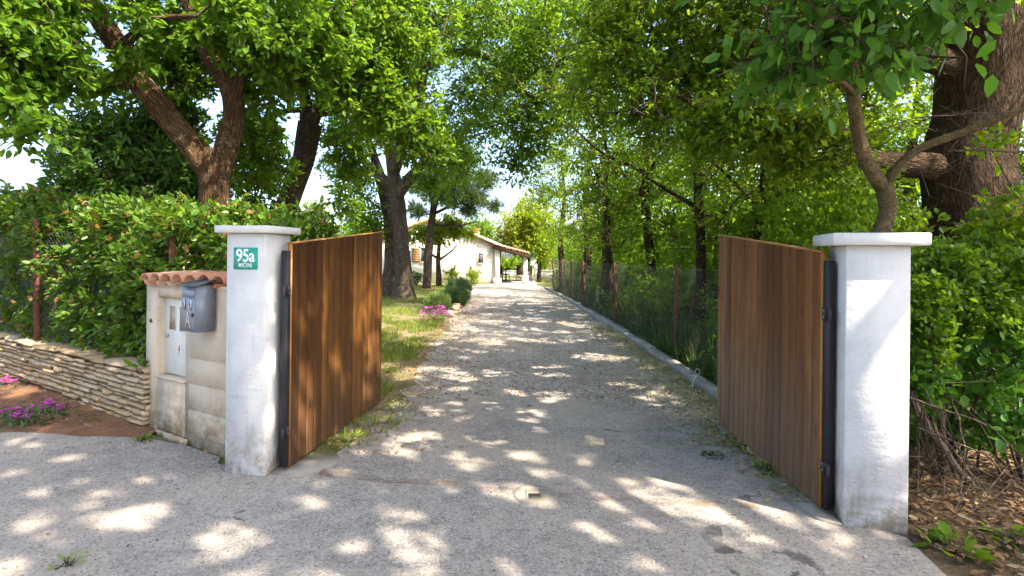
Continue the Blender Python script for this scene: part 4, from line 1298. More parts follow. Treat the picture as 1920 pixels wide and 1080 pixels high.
# the wood along the right of the drive: thin trunks, crowns knitted together
WOODS = [  # px at eye height, depth, radius, lean px, label
    (1305, 9.6, .085, 6, 'slim dark trunk in the wood above the nearest rusty fence post'),
    (1218, 13.0, .10, -4, 'slim dark trunk in the wood between the two nearest rusty fence posts'),
    (1108, 15.5, .14, 12, 'dark trunk in the wood close behind the third fence post'),
    (1150, 13.6, .05, -26, 'thin crooked stem rising beside the second rusty fence post'),
    (1425, 9.0, .07, -10, 'slim woodland tree rising behind the right gate leaf'),
    (1545, 10.5, .10, 14, 'woodland tree between the right gate leaf and its pillar'),
    (1062, 19.5, .15, 8, 'woodland tree with dense dark crown near the far end of the fence'),
    (1375, 13.5, .09, -16, 'deep woodland tree seen above the far corner of the right gate leaf'),
    (1700, 11.5, .12, 10, 'woodland tree between the young forked tree and the massive oak'),
    (1034, 24.5, .13, -4, 'last woodland tree at the far end of the kerb'),
    (1480, 16.0, .11, 8, 'deep woodland tree showing pale leaves behind the oak limb'),
    (1890, 10.5, .12, 0, 'woodland tree behind the massive oak at the right edge'),
]
for i, (px, d, rad, lean, lab) in enumerate(WOODS):
    x0 = max(P(px, 480, d)[0], fence_x(d) + .35)
    b0 = np.array([x0, d, 0.0])
    H_ = rng.uniform(6.2, 8.0)
    ln = lean / 1020 * d
    def ax(z):
        return np.array([x0 + ln * z / 3 + .12 * math.sin(z * 1.1 + i), d + .15 * math.sin(z * .8 + 2 * i), z])
    limbs = [([b0, ax(1.2), ax(2.6), ax(4.2), ax(H_ - 1.2)], [rad * 1.35, rad * 1.1, rad, rad * .75, rad * .3])]
    for q in range(4):
        z0 = rng.uniform(1.9, H_ - 2.5)
        a = rng.uniform(0, 6.28)
        rr = rng.uniform(1.0, 2.0)
        e = ax(z0) + np.array([rr * math.cos(a), rr * math.sin(a), rng.uniform(.3, 1.1)])
        limbs.append(([ax(z0), (ax(z0) + e) / 2 + rng.normal(size=3) * .12, e], [rad * .5, rad * .35, .012]))
    blobs = []
    near = d < 12
    for q in range(9):
        z = 2.05 + (H_ - 2.0) * (q + .5) / 9
        wd = 1.5 if z < 5.5 else 1.9
        off = np.array([rng.normal() * .65 + (-.35 if z > 3.6 and d > 12 else .15), rng.normal() * .8, 0])
        blobs.append((ax(z) + off, (wd * .9, wd * .9, .7), (26 if near else 20) if z < 4.4 else 12))
    limit = 2.4 if d < 14 else 1.9
    tree('woodland_tree', lab, b0, limbs, blobs, 'leaf_wood' if i % 3 else 'leaf_wood_b', 'ovate' if near else 'kite', .085 if near else .11, .40 if near else .5, 6, 12, 'bark_dark', .028, .3, 8, .05,
         group='trees of the wood beside the drive')

# sunlit young tree by the porch and the trees behind the house
b0 = np.array([P(1012, 530, 34)[0], 34, 0])
tree('garden_tree', 'bright yellow green tree with a slim trunk beyond the porch', b0,
     [([b0, P(1010, 515, 34), P(1013, 490, 34), P(1005, 450, 34)], [.16, .13, .11, .05]), (pp((1012, 495, 34), (985, 455, 34)), [.08, .03])],
     px_blobs([(985, 425, 33, 1.5, 70), (955, 440, 34, 1.0, 36), (1010, 445, 33.5, 1.1, 44), (1005, 400, 33, 1.4, 60), (1020, 470, 34, .8, 24), (975, 455, 34.5, .9, 26)]),
     'leaf_young', 'kite', .19, .6, 6, 8, 'bark_grey', .04, .25, 8)
for px, d, h, lab in ((690, 52, 5.0, 'round garden tree far behind the house roof, left'), (905, 55, 5.2, 'leafy tree just behind the house chimney'), (1000, 50, 4.2, 'leafy tree far behind the porch columns'),
                      (470, 48, 4.6, 'far tree glimpsed left of the leaning oak')):
    x0 = P(px, 480, d)[0]
    b0 = np.array([x0, d, 0.])
    tree('background_tree', lab, b0, [([b0, b0 + (0, 0, 1.5), b0 + (.2, 0, h - 1)], [.25, .2, .06])],
         [(b0 + (rng.normal() * .8, rng.normal() * .8, h * f), 1.9, 30) for f in (.45, .6, .75, .6, .85)], 'leaf_wood', 'kite', .28, .9, 6, 7, 'bark_grey', .05, .2, 8, group='trees behind the house')

# roadside trees behind the viewer: they give the dappled shade on the apron
for loc, H_, crown, lab in (((5.6, -1.6), 9.0, [(4.6, -.2, 6.6, 2.0, 42), (2.4, .4, 7.4, 1.9, 38), (6.5, -1.5, 7.6, 2.2, 42), (.3, .2, 8.0, 1.7, 26), (3.6, 2.2, 6.4, 1.5, 34), (1.8, 2.4, 6.5, 1.5, 34), (6.4, 1.2, 6.4, 1.6, 26), (5.0, 3.0, 6.3, 1.6, 40), (6.6, 2.8, 6.2, 1.5, 34), (3.4, 3.6, 6.2, 1.2, 20)], 'tall roadside oak to the right of the viewer'),
                            ((-.8, -3.4), 9.5, [(-1.0, -.6, 7.9, 2.0, 32), (1.2, -1.6, 7.4, 2.0, 34), (-2.6, -2.0, 8.0, 2.0, 26), (-2.8, .2, 8.6, 1.5, 22), (1.5, -.3, 8.6, 1.8, 42), (3.6, -.6, 8.8, 1.8, 42), (5.6, -.2, 8.8, 1.7, 34), (.2, .9, 8.6, 1.5, 26)], 'tall roadside oak behind the viewer')):
    b0 = np.array([loc[0], loc[1], 0.])
    top = b0 + (.2, .1, H_ - 2)
    limbs = [([b0, b0 + (.1, 0, 2.2), b0 + (0, .1, 4.5), top], [.36, .3, .25, .1])]
    for cx, cy_, cz, rr, nn in crown:
        e = np.array([cx, cy_, cz])
        s0 = b0 + (0, .05, 4.3)
        limbs.append(([s0, (s0 + e) / 2 + (0, 0, .3), e], [.13, .09, .04]))
    tree('roadside_oak', lab, b0, limbs, [((cx, cy_, cz), (rr, rr, rr * .5), nn) for cx, cy_, cz, rr, nn in crown], 'leaf_oak', 'kite', .15, .52, 8, 16, 'bark_oak', .04, .25, 10)

# the depth of the wood farther right: one leafy mass
C = []
for i in range(1500):
    y = rng.uniform(8, 40)
    x = fence_x(min(y, 26)) + .9 + rng.gamma(1.6, 2.4)
    C.append((x, y, rng.uniform(.1, 2.7 if x < 5.5 else 6.2)))
C = np.array(C)
pos, ldr, upv, ta, tb = sprays(C, .8, 6, 8, .2, .6, .8)
o = obj('deep_wood', leaf_mesh('deep_wood', pos, ldr, upv, .19 * rng.uniform(.6, 1.2, len(pos)), 'kite'), 'leaf_wood')
tag(o, 'deep green wood filling the background right of the drive', 'wood', kind='stuff')

# ================================================================== RIGHT FENCE
rf = thing('chain_link_fence', 'chain link fence on rusty posts along the right of the drive', 'fence', (2.6, 8.6, 0))
PY_ = [5.2, 8.65, 12.46, 14.6, 16.71, 19.7, 22.67, 25.6]
for i, y in enumerate(PY_):
    if i == 3:
        continue
    o = obj('post', post_mesh(1.50, .05), 'rust', rf)
    o.location = (fence_x(y) - 2.6, y - 8.6, 0)
    o.rotation_euler = (rng.normal() * .02, rng.normal() * .02, rng.uniform(0, 1.0))
brace = obj('brace', MB().tube([(2.42 - 2.6, 12.5 - 8.6, .05), (2.50 - 2.6, 13.1 - 8.6, 1.42)], .02, 6).mesh('brace'), 'rust', rf)
fp = [(fence_x(y) - 2.6 - .03, y - 8.6) for y in PY_]
chain_link(rf, fp, .06, 1.38, .085, .0015)

# pale looped wire stuck in the verge
a, b_, lc = G(1297, 718), P(1302, 706, 6.75), P(1308, 697, 6.75)
wp = [np.array([b_[0] - .08, b_[1] - .15, .02]), np.array([b_[0] - .02, b_[1] - .02, .09]), lc + np.array([-.02, 0, -.06])]
for k_ in range(13):
    an = -1.6 + 2 * math.pi * k_ / 12
    wp.append(lc + np.array([.03 * math.cos(an), .004 * math.sin(3 * an), .035 * math.sin(an)]))
ws = obj('looped_wire', MB().tube(wp, .004, 6).mesh('looped_wire'), 'wire_white')
tag(ws, 'thin pale wire ending in a loop, poking up at the kerb', 'wire')

# ================================================================== SHRUBS AND UNDERGROWTH
def bush(name, label, base, blobs, leaf, shape, size, rs=.2, k=5, m=6, group=None, cat='shrub', droop=.1, flatz=.8, stems=9, rst=.010, upb=.7):
    base = np.asarray(base, float)
    t = thing(name, label, cat, base, 0, group)
    C = np.concatenate([blob_points(b[0], b[1], b[2]) for b in blobs])
    C = C[C[:, 2] > .05]
    pos, ldr, upv, ta, tb = sprays(C, rs, k, m, droop, flatz, upb)
    pos[:, 2] = np.maximum(pos[:, 2], .02)
    obj('foliage', leaf_mesh(name, pos, ldr, upv, size * rng.uniform(.6, 1.2, len(pos)), shape, base), leaf, t)
    st_ = [base + np.array([rng.normal() * .08, rng.normal() * .08, 0.0]) for _ in range(stems)]
    nodes = []
    mb = MB()
    for s_ in st_:
        e = C[rng.integers(len(C))]
        p, r = smoothpath([s_, (s_ + e) / 2 + rng.normal(size=3) * .06 + (0, 0, .05), e], [rst, rst * .75, rst * .3], .12)
        mb.tube(p, r, 5)
        nodes.append(p)
    obj('stems', mb.mesh(name + '_stems', base, True), 'bark_twig', t)
    g = grow(np.concatenate(nodes), C, rst * .9, .05)
    obj('branches', g.mesh(name + '_branches', base, True), 'bark_twig', t)['kind'] = 'stuff'
    return t
bush('shrub', 'bright leafy shrub beside the right pillar, below the massive oak', (3.35, 4.15, 0),
     px_blobs([(1780, 505, 4.2, .22, 40), (1850, 490, 4.4, .24, 40), (1750, 560, 4.0, .16, 22), (1830, 570, 4.1, .22, 34), (1900, 520, 4.1, .2, 24), (1750, 640, 4.0, .14, 14), (1880, 590, 4.2, .16, 18)]), 'leaf_shrub', 'ovate', .058, .14, 6, 7)
bush('shrub', 'broad-leaved shrub low at the right edge, under the brighter shrub', (3.7, 3.9, 0),
     px_blobs([(1740, 720, 3.9, .14, 12), (1815, 665, 4.1, .18, 12), (1895, 640, 4.0, .2, 14), (1800, 780, 4.2, .2, 12), (1900, 800, 3.9, .2, 12), (1850, 730, 4.3, .2, 12), (1910, 710, 3.9, .14, 8)]), 'leaf_big', 'round', .075, .16, 4, 4)
bush('shrub', 'yellow green shrub reaching into the right edge beside the oak', (4.4, 4.7, 0),
     px_blobs([(1890, 440, 4.6, .30, 24), (1850, 420, 4.9, .24, 14), (1915, 400, 4.4, .26, 16), (1880, 260, 4.6, .14, 5), (1700, 445, 5.4, .3, 16)]), 'leaf_wood_b', 'ovate', .09, .16, 4, 4)
bush('shrub', 'dark shrub in the shadow deep behind the right pillar', (4.3, 5.8, 0),
     px_blobs([(1780, 540, 6.2, .6, 60), (1860, 560, 6.2, .6, 60), (1720, 500, 6.2, .45, 34), (1900, 480, 6.2, .5, 36), (1800, 660, 6.0, .5, 40), (1900, 660, 6.0, .5, 36)]), 'leaf_ivy', 'ovate', .075, .2, 5, 8)
SHR = [(1400, 430, 6.6, 'shrub leaning on the fence behind the right gate leaf'), (1320, 560, 8.2, 'wild shrub behind the nearest length of wire fence'), (1210, 545, 10.8, 'wild shrub behind the second length of wire fence'),
       (1125, 535, 14.6, 'wild shrub behind the wire fence past the second post'), (1070, 520, 18.5, 'dark shrub behind the far wire fence'), (1036, 515, 23.5, 'clipped dark shrub where the fence ends'),
       (1250, 480, 12.0, 'tall shrub in the wood above the fence wire'), (1340, 470, 10.0, 'tall shrub left of the right gate leaf in the wood'), (1480, 420, 9.5, 'leafy shrub in the wood above the right gate leaf'),
       (1600, 420, 8.5, 'leafy shrub in the wood behind the young forked tree'), (1180, 500, 16.0, 'shaded shrub deep in the wood behind the fence')]
for i, (px, py, d, lab) in enumerate(SHR):
    c0 = P(px, py, d)
    c0[0] = max(c0[0], fence_x(min(d, 26)) + (1.05 if i < 6 else 1.6))
    big = 1.0 if i < 6 else 1.5
    bl = [(np.array([c0[0] + rng.normal() * .35 * big, c0[1] + rng.normal() * .5 * big, max(.35, c0[2] + dz * big)]), (.6 * big, .8 * big, .5 * big), 26) for dz in (-.6, -.3, 0, .3)]
    bush('woodland_shrub', lab, (c0[0], c0[1], 0), bl, ('leaf_wood', 'leaf_shrub', 'leaf_wood_b')[i % 3], 'kite', .09, .3, 6, 7, 'shrubs of the wood beside the drive')

# undergrowth behind the fence and kerb: ivy, long grass
N = 26000
y = 4.6 + 21 * rng.uniform(0, 1, N) ** 1.7
xk = kerb_x(y) + .16
x = xk + rng.gamma(1.6, .7, N)
z = rng.gamma(1.3, .055, N) * (1 + .6 * (x - xk > .35)) * (1 + .5 * vnoise(x, y, 1.7))
pos = np.column_stack([x, y, np.clip(z, .01, .6)])
pos = pos[~((pos[:, 0] < 2.75) & (pos[:, 1] < 5.2))]
N = len(pos)
u = rng.normal(size=(N, 3)) * .45
u[:, 2] += 1
o = obj('ivy_ground_cover', leaf_mesh('ivy_ground_cover', pos, rng.normal(size=(N, 3)) * (1, 1, .35), u, .07 * rng.uniform(.5, 1.2, N), 'ovate'), 'leaf_ivy')
tag(o, 'low ivy covering the ground between the kerb and the wood', 'ivy', kind='stuff')
N = 16000
y = 5.0 + 20 * rng.uniform(0, 1, N) ** 1.5
x = np.array(kerb_x(y)) + .25 + rng.gamma(1.5, .45, N)
keep = vnoise(x, y, 1.1, 5) > -.25
x, y = x[keep], y[keep]
N = len(x)
d = rng.normal(size=(N, 3)) * .33
d[:, 2] = 1
o = obj('long_grass', leaf_mesh('long_grass', np.column_stack([x, y, np.zeros(N)]), d, rng.normal(size=(N, 3)) + (0, -.5, 0), rng.uniform(.08, .42, N) * np.where(x - kerb_x(y) > .6, 1.6, 1.0), 'blade'), 'leaf_rough_grass')
o.data.materials[0] = MATS['leaf_rough_grass']
tag(o, 'tall rough grass and dry stems along the wire fence', 'grass', kind='stuff')

# ivy climbing the massive oak
tb0 = np.array([P(1830, 480, 6.6)[0], 6.6, 0])
N = 1500
a = rng.uniform(2.4, 5.2, N)
z = rng.uniform(.1, 2.3, N) * rng.uniform(.5, 1, N)
rr = .62 - .05 * z + rng.normal(size=N) * .03
pos = np.column_stack([tb0[0] + rr * np.cos(a), tb0[1] + rr * np.sin(a), z])
od = np.column_stack([np.cos(a), np.sin(a), np.zeros(N)])
iv = thing('ivy', 'dark ivy climbing the foot of the massive oak trunk', 'ivy', tb0)
obj('foliage', leaf_mesh('ivy', pos, rng.normal(size=(N, 3)) * .6 + (0, 0, -.5), od + rng.normal(size=(N, 3)) * .35, .075 * rng.uniform(.6, 1.2, N), 'round', tb0), 'leaf_ivy', iv)
mb = MB()
for q in range(6):
    a = 2.6 + q * .45
    zz = np.linspace(.02, 1.7, 9)
    mb.tube([(tb0[0] + (.635 - .05 * z_) * math.cos(a + .12 * math.sin(4 * z_ + q)), tb0[1] + (.635 - .05 * z_) * math.sin(a + .12 * math.sin(4 * z_ + q)), z_) for z_ in zz], .008, 5)
obj('stems', mb.mesh('ivy_stems', tb0, True), 'bark_twig', iv)

# dead branches heaped behind the right pillar
def stick(pts, r0, r1):
    p, r = smoothpath(pts, np.linspace(r0, r1, len(pts)), .07)
    p = p + rng.normal(size=p.shape) * .004
    return MB().tube(p, r, 6)
STK = []
for i in range(16):
    d0, d1 = rng.uniform(3.2, 3.7), rng.uniform(3.0, 3.4)
    a = P(rng.uniform(1712, 1780), rng.uniform(690, 860), d0 + .35)
    e = G(rng.uniform(1760, 1900), rng.uniform(900, 1010), .03)
    mid = (a + e) / 2 + (rng.normal() * .05, rng.normal() * .08, rng.normal() * .05)
    STK.append((a, mid, e))
for a, mid, e in STK:
    o = obj('dry_branch', stick([a, mid, e], rng.uniform(.004, .009), .002).mesh('dry_branch', e, True), 'bark_dead')
    o.location = [float(v_) for v_ in e]
    tag(o, 'bare dead branch leaning in the brushwood heap behind the right pillar', 'branch', 'dead branches heaped behind the right pillar')
BIG = [([P(1705, 735, 3.9), P(1745, 810, 3.75), P(1790, 870, 3.6), G(1830, 915, .02)], .026, .02, 'thickest mossy dead branch in the heap behind the right pillar'),
       ([P(1700, 745, 3.6), P(1760, 765, 3.6), P(1850, 795, 3.6)], .012, .006, 'straight reddish dead twig lying across the shrub stems beside the right pillar'),
       ([G(1775, 905), P(1762, 760, 4.0), P(1748, 660, 4.0), P(1740, 560, 4.05)], .028, .014, 'upright reddish bare stem beside the right pillar'),
       ([P(1930, 208, 4.6), P(1860, 212, 4.7), P(1720, 222, 4.9), P(1640, 250, 5.0)], .010, .004, 'long pale dead twig crossing the massive oak trunk'),
       ([P(1930, 285, 4.4), P(1850, 282, 4.4), P(1775, 281, 4.5)], .011, .008, 'broken pale branch stub crossing the massive oak below the long twig')]
for pts, r0, r1, lab in BIG:
    o = obj('dry_branch', stick(pts, r0, r1).mesh('dry_branch', pts[0], True), 'bark_dead')
    o.location = [float(v_) for v_ in pts[0]]
    tag(o, lab, 'branch')
A, B = [], []
for i in range(340):
    a = np.array([rng.uniform(2.45, 3.9), rng.uniform(2.6, 4.2), rng.gamma(1.5, .10)])
    if a[0] < 2.45 + (3.2 - a[1]) * .6:
        continue
    dv = nrm(np.array([rng.normal(), rng.normal(), rng.normal() * .45])) * rng.uniform(.15, .6)
    e = a + dv
    e[2] = max(.01, e[2])
    A.append(a)
    B.append(e)
for i in range(60):
    a = P(rng.uniform(1690, 1930), rng.uniform(180, 460), rng.uniform(4.4, 5.4))
    dv = nrm(np.array([rng.normal(), rng.normal() * .5, rng.normal() * .7])) * rng.uniform(.15, .5)
    A.append(a)
    B.append(a + dv)
V, lo, sz = twig_mesh_arrays(np.array(A), np.array(B), np.full(len(A), .003), np.full(len(A), .0012))
o = obj('twig_tangle', mesh_np('twig_tangle', V, lo, sz, np.zeros((len(V), 2))), 'bark_dead')
tag(o, 'tangle of fine dry twigs over the woodland floor beside the right pillar', 'twigs', kind='stuff')

# fallen leaves
def litter(name, label, pts, size, mat, shape='ovate', zamp=.02):
    N = len(pts)
    z = .016 + rng.gamma(1.2, zamp / 1.5, N)
    u = rng.normal(size=(N, 3)) * .35
    u[:, 2] += 1
    d = rng.normal(size=(N, 3)) * (1, 1, .25)
    o = obj(name, leaf_mesh(name, np.column_stack([pts, z]), d, u, size * rng.uniform(.5, 1.25, N), shape), mat)
    return tag(o, label, 'leaves', kind='stuff')
p1 = np.column_stack([rng.uniform(2.2, 5.5, 13000), rng.uniform(1.6, 6.0, 13000)])
p1 = p1[~inside(p1[:, 0], p1[:, 1], ASPH) & (p1[:, 0] > 2.3)]
litter('leaf_litter', 'brown fallen leaves over the woodland floor beside the right pillar', p1, .055, 'leaf_litter', 'ovate', .03)
y = 4.6 + 8 * rng.uniform(0, 1, 7000) ** 1.6
x = kerb_x(y) - rng.gamma(1.2, .22, 7000) - .02
p2 = np.column_stack([x, y])
p3 = np.column_stack([rng.normal(1.95, .10, 900), rng.uniform(3.5, 5.3, 900)])
litter('kerb_litter', 'small dry leaves drifted along the kerb and the right gate leaf', np.concatenate([p2, p3]), .036, 'leaf_debris', 'ovate', .012)
y = rng.uniform(4.3, 20, 5200)
x = np.array(left_x(y)) + rng.normal(0, .45, 5200)
p4 = np.column_stack([x, y])
p4 = np.concatenate([p4, np.column_stack([rng.uniform(-2, 2.2, 1500), rng.uniform(6, 22, 1500)]), np.column_stack([rng.normal(-3.2, .8, 1800), rng.normal(18.5, .8, 1800)])])
p4 = p4[~((np.abs(p4[:, 0] + 1.7) < .25) & (p4[:, 1] < 4.3))]
litter('drive_litter', 'scattered dry leaf fragments on the gravel and lawn edge', p4, .04, 'leaf_dry', 'ovate', .01)

p5 = np.column_stack([rng.uniform(-7.5, -3.0, 2600), rng.uniform(4.2, 7.6, 2600)])
_q = (p5 - A0) @ np.array([.49, .87])
p5 = p5[(_q < .2) & (_q > -1.0) & ~inside(p5[:, 0], p5[:, 1], ASPH[::4])]
litter('bed_litter', 'dry leaf scraps and crumbs on the red soil below the stone wall', p5, .035, 'leaf_dry', 'ovate', .06)

# loose stones on the drive
def octa(name, xy, size, zb):
    N = len(xy)
    S0 = np.array([(1, 0, 0), (-1, 0, 0), (0, 1, 0), (0, -1, 0), (0, 0, .7), (0, 0, -.7)])
    Fs = np.array([(0, 2, 4), (2, 1, 4), (1, 3, 4), (3, 0, 4), (2, 0, 5), (1, 2, 5), (3, 1, 5), (0, 3, 5)])
    a = rng.uniform(0, 6.28, N)
    ca, sa = np.cos(a), np.sin(a)
    v = S0[None] * (1 + rng.normal(size=(N, 6, 1)) * .22)
    V = np.stack([v[..., 0] * ca[:, None] - v[..., 1] * sa[:, None] * .8, v[..., 0] * sa[:, None] + v[..., 1] * ca[:, None] * .8, v[..., 2] * .8 + rng.normal(size=(N, 6)) * .1], -1) * size[:, None, None]
    V += np.column_stack([xy, zb + size * .25])[:, None]
    lo = (np.arange(N)[:, None] * 6 + Fs.ravel()[None]).ravel()
    return mesh_np(name, V.reshape(-1, 3), lo, np.full(N * 8, 3))
y = 5.7 + 13 * rng.uniform(0, 1, 26000) ** 1.7
x = rng.uniform(-1.7, 2.3, 26000)
xy = np.column_stack([x, y])
xy = xy[inside(x, y, DRIVE) & ~inside(x, y, ASPH)]
o = obj('loose_gravel', octa('loose_gravel', xy, np.clip(rng.gamma(2.5, .003, len(xy)), .003, .024), .006), 'pebbles')
tag(o, 'loose grey and tan gravel over the driveway', 'gravel', kind='stuff')
xy = np.concatenate([np.column_stack([rng.uniform(-5, 2.2, 2600), rng.uniform(2.0, 6.2, 2600)]), np.column_stack([rng.normal(-2.4, .35, 900), rng.normal(4.0, .22, 900)]),
                     np.column_stack([rng.uniform(-6, -3, 700), 4.35 + rng.normal(0, .12, 700)])])
xy = xy[inside(xy[:, 0], xy[:, 1], ASPH)]
o = obj('loose_chippings', octa('loose_chippings', xy, np.clip(rng.gamma(2.2, .0022, len(xy)), .002, .013), .012), 'pebbles')
tag(o, 'stray stone chippings on the asphalt apron', 'gravel', kind='stuff')

# lawn grass left of the drive
def grass(name, label, x, y, h0, h1, mat):
    N = len(x)
    d = rng.normal(size=(N, 3)) * .55
    d[:, 2] = 1
    o = obj(name, leaf_mesh(name, np.column_stack([x, y, np.full(N, .004)]), d, rng.normal(size=(N, 3)) + (0, -.4, 0), rng.uniform(h0, h1, N), 'blade'), mat)
    return tag(o, label, 'grass', kind='stuff')
N = 70000
y = 5.0 + 24 * rng.uniform(0, 1, N) ** 1.25
x = np.array(left_x(y)) - .12 - rng.gamma(1.5, 1.0, N) * np.clip(y / 9, .4, 2)
f = vnoise(x, y, 1.0, 2) + .5 * vnoise(x, y, 3.1, 7)
keep = (f > np.where(y < 8.5, .12, -.12)) & inside(x, y, lawn) & ~((np.abs(x + 1.55) < .2) & (y < 5.9))
grass('lawn_grass', 'short patchy grass on the lawn beyond the left gate leaf', x[keep], y[keep], .05, .13, 'leaf_grass')

# ================================================================== SMALL PLANTS
def tuft(name, label, c, rad, n, h, leaf, shape, size, cat='weed', group=None):
    c = np.asarray(c, float)
    t = thing(name, label, cat, (c[0], c[1], 0), 0, group)
    a = rng.uniform(0, 6.28, n)
    q = rng.uniform(0, 1, n) ** .6
    pos = np.column_stack([c[0] + rad * q * np.cos(a), c[1] + rad * q * np.sin(a), .015 + h * rng.uniform(0, 1, n) * (1.1 - q)])
    d = np.column_stack([np.cos(a), np.sin(a), rng.uniform(.1, .9, n)]) + rng.normal(size=(n, 3)) * .3
    u = rng.normal(size=(n, 3)) * .4
    u[:, 2] += 1
    obj('leaves', leaf_mesh(name, pos, d, u, size * rng.uniform(.6, 1.2, n), shape, (c[0], c[1], 0)), leaf, t)
    mb = MB()
    for i in range(0, n, max(1, n // 14)):
        mb.tube([(0, 0, 0), (pos[i] - (c[0], c[1], 0)) * (.6, .6, .7), pos[i] - (c[0], c[1], 0)], [.003, .0025, .0015], 4)
    obj('stems', mb.mesh(name + '_stems', (0, 0, 0)), 'bark_twig', t)
    return t
tuft('weed', 'fresh green weed at the asphalt edge in front of the right pillar', G(1785, 1040), .11, 26, .10, 'leaf_shrub', 'round', .085)
tuft('weed', 'larger leafed seedling at the bottom right corner among dead leaves', G(1890, 1020), .10, 18, .10, 'leaf_shrub', 'round', .08)
tuft('weed', 'tiny bright weed on the asphalt below the stone wall', G(265, 830), .05, 30, .05, 'leaf_grass', 'long', .06)
tuft('weed', 'greyish weed in the asphalt at the lower left', G(125, 1065), .05, 22, .05, 'leaf_pale', 'long', .05)
tuft('weed', 'small weed at the foot of the stone wall beside the flowers', G(182, 785, .05), .07, 26, .08, 'leaf_grass', 'ovate', .05)
tuft('weed', 'green weed sprouting on the wall top beside the meter cabinet', wal(WL - .17, .06), .08, 24, .10, 'leaf_shrub', 'long', .13)['label']
for o in list(col.objects):
    if o.get('label') == 'green weed sprouting on the wall top beside the meter cabinet':
        o.location.z = .545
tuft('weed', 'flat moss patch on the asphalt near the right gate leaf', G(1338, 858), .10, 130, .012, 'leaf_ivy', 'ovate', .02)
tuft('weed', 'weed growing under the right gate leaf near the hinge', G(1442, 888), .10, 40, .07, 'leaf_shrub', 'ovate', .05)
for px, py, rad, n, lab in ((700, 800, .16, 260, 'grass tuft under the free end of the left gate leaf'), (655, 828, .13, 160, 'sparse grass patch below the middle of the left gate leaf'), (745, 770, .12, 130, 'grass patch at the drive edge past the left gate leaf')):
    tuft('grass_tuft', lab, G(px, py), rad * 1.6, n, .02, 'leaf_grass', 'blade', .085)

def flowers(label, c, rx, n, h, nleaf):
    c = np.asarray(c, float)
    t = thing('flower_clump', label, 'flowers', (c[0], c[1], 0))
    C = np.column_stack([c[0] + rng.normal(size=n) * rx, c[1] + rng.normal(size=n) * rx * .6, h * rng.uniform(.45, 1.1, n)])
    pet = np.repeat(C, 9, 0) + rng.normal(size=(n * 9, 3)) * .010
    a = np.tile(np.arange(9) * 2 * np.pi / 9, n)
    d = np.column_stack([np.cos(a), np.sin(a), np.full(n * 9, .3)]) + rng.normal(size=(n * 9, 3)) * .2
    obj('blossoms', leaf_mesh('blossoms', pet, d, np.tile([0, -.4, 1.0], (n * 9, 1)) + rng.normal(size=(n * 9, 3)) * .3, .034 * rng.uniform(.7, 1.2, n * 9), 'ovate', (c[0], c[1], 0)), 'leaf_pink', t)
    L = np.column_stack([c[0] + rng.normal(size=nleaf) * rx * 1.3, c[1] + rng.normal(size=nleaf) * rx * .9, h * rng.uniform(.05, .8, nleaf)])
    obj('leaves', leaf_mesh('flower_leaves', L, rng.normal(size=(nleaf, 3)) + (0, 0, .5), rng.normal(size=(nleaf, 3)) * .5 + (0, 0, 1), .055 * rng.uniform(.6, 1.2, nleaf), 'long', (c[0], c[1], 0)), 'leaf_rosemary', t)
    return t
flowers('magenta ice plant flowers at the edge of the drive before the rosemary', G(820, 603), .19, 85, .34, 420)
flowers('magenta flowers sprawling in the red soil below the stone wall', G(40, 785, .04), .16, 22, .15, 420)
flowers('magenta flowers at the left edge close against the stone wall', G(3, 722, .08), .12, 16, .16, 120)
tuft('flower_foliage', 'sprawling grey green stems right of the magenta flowers below the wall', G(95, 780, .04), .26, 260, .09, 'leaf_rosemary', 'long', .06, 'foliage')
flowers('few pale magenta flowers on the sprawling stems below the wall', G(98, 770, .05), .08, 14, .13, 20)

def spiky(label, c, rx, h, n, leaf, size=.11):
    c = np.asarray(c, float)
    t = thing('drive_shrub', label, 'shrub', (c[0], c[1], 0))
    C = blob_points((c[0], c[1], h * .5), (rx, rx, h * .5), n, .33)
    C[:, 2] = np.maximum(C[:, 2], .03)
    o_ = nrm(C - np.array([c[0], c[1], 0.0]))
    pos = np.repeat(C, 9, 0) + rng.normal(size=(n * 9, 3)) * .025
    d = np.repeat(o_, 9, 0) + rng.normal(size=(n * 9, 3)) * .42 + (0, 0, .35)
    obj('foliage', leaf_mesh('spiky', pos, d, rng.normal(size=(n * 9, 3)), size * rng.uniform(.6, 1.3, n * 9), 'blade', (c[0], c[1], 0)), leaf, t)
    mb = MB()
    for i in range(0, n, max(1, n // 20)):
        e = C[i] - np.array([c[0], c[1], 0])
        mb.tube([(0, 0, 0), e * (.4, .4, .55), e], [.012, .008, .003], 4)
    obj('stems', mb.mesh('spiky_stems'), 'bark_twig', t)
spiky('pale green lavender bush behind the magenta flowers', (-2.05, 15.2, 0), .32, .5, 420, 'leaf_lavender', .14)
spiky('dark rosemary bush beside the drive, nearer of two', (-1.72, 16.8, 0), .40, .58, 520, 'leaf_rosemary', .13)
spiky('dark rosemary bush beside the drive, farther and taller', (-1.95, 20.0, 0), .46, .72, 520, 'leaf_rosemary', .14)
bush('rose_bush', 'open rose bush before the white house wall near the small tree', (-3.0, 27.2, 0), [(np.array([-3.0, 27.2, .65]), (.34, .34, .5), 30)], 'leaf_young', 'kite', .12, .2, 4, 5)
bush('rose_bush', 'yellow green bush by the stone corner of the house', (-2.0, 28.4, 0), [(np.array([-2.0, 28.4, .6]), (.36, .36, .5), 36)], 'leaf_young', 'kite', .13, .2, 4, 5)
bush('rose_bush', 'dark flowering bush under the shuttered house window', (-4.9, 28.0, 0), [(np.array([-4.9, 28.0, .5]), (.4, .3, .4), 24)], 'leaf_ivy', 'kite', .12, .2, 4, 5)
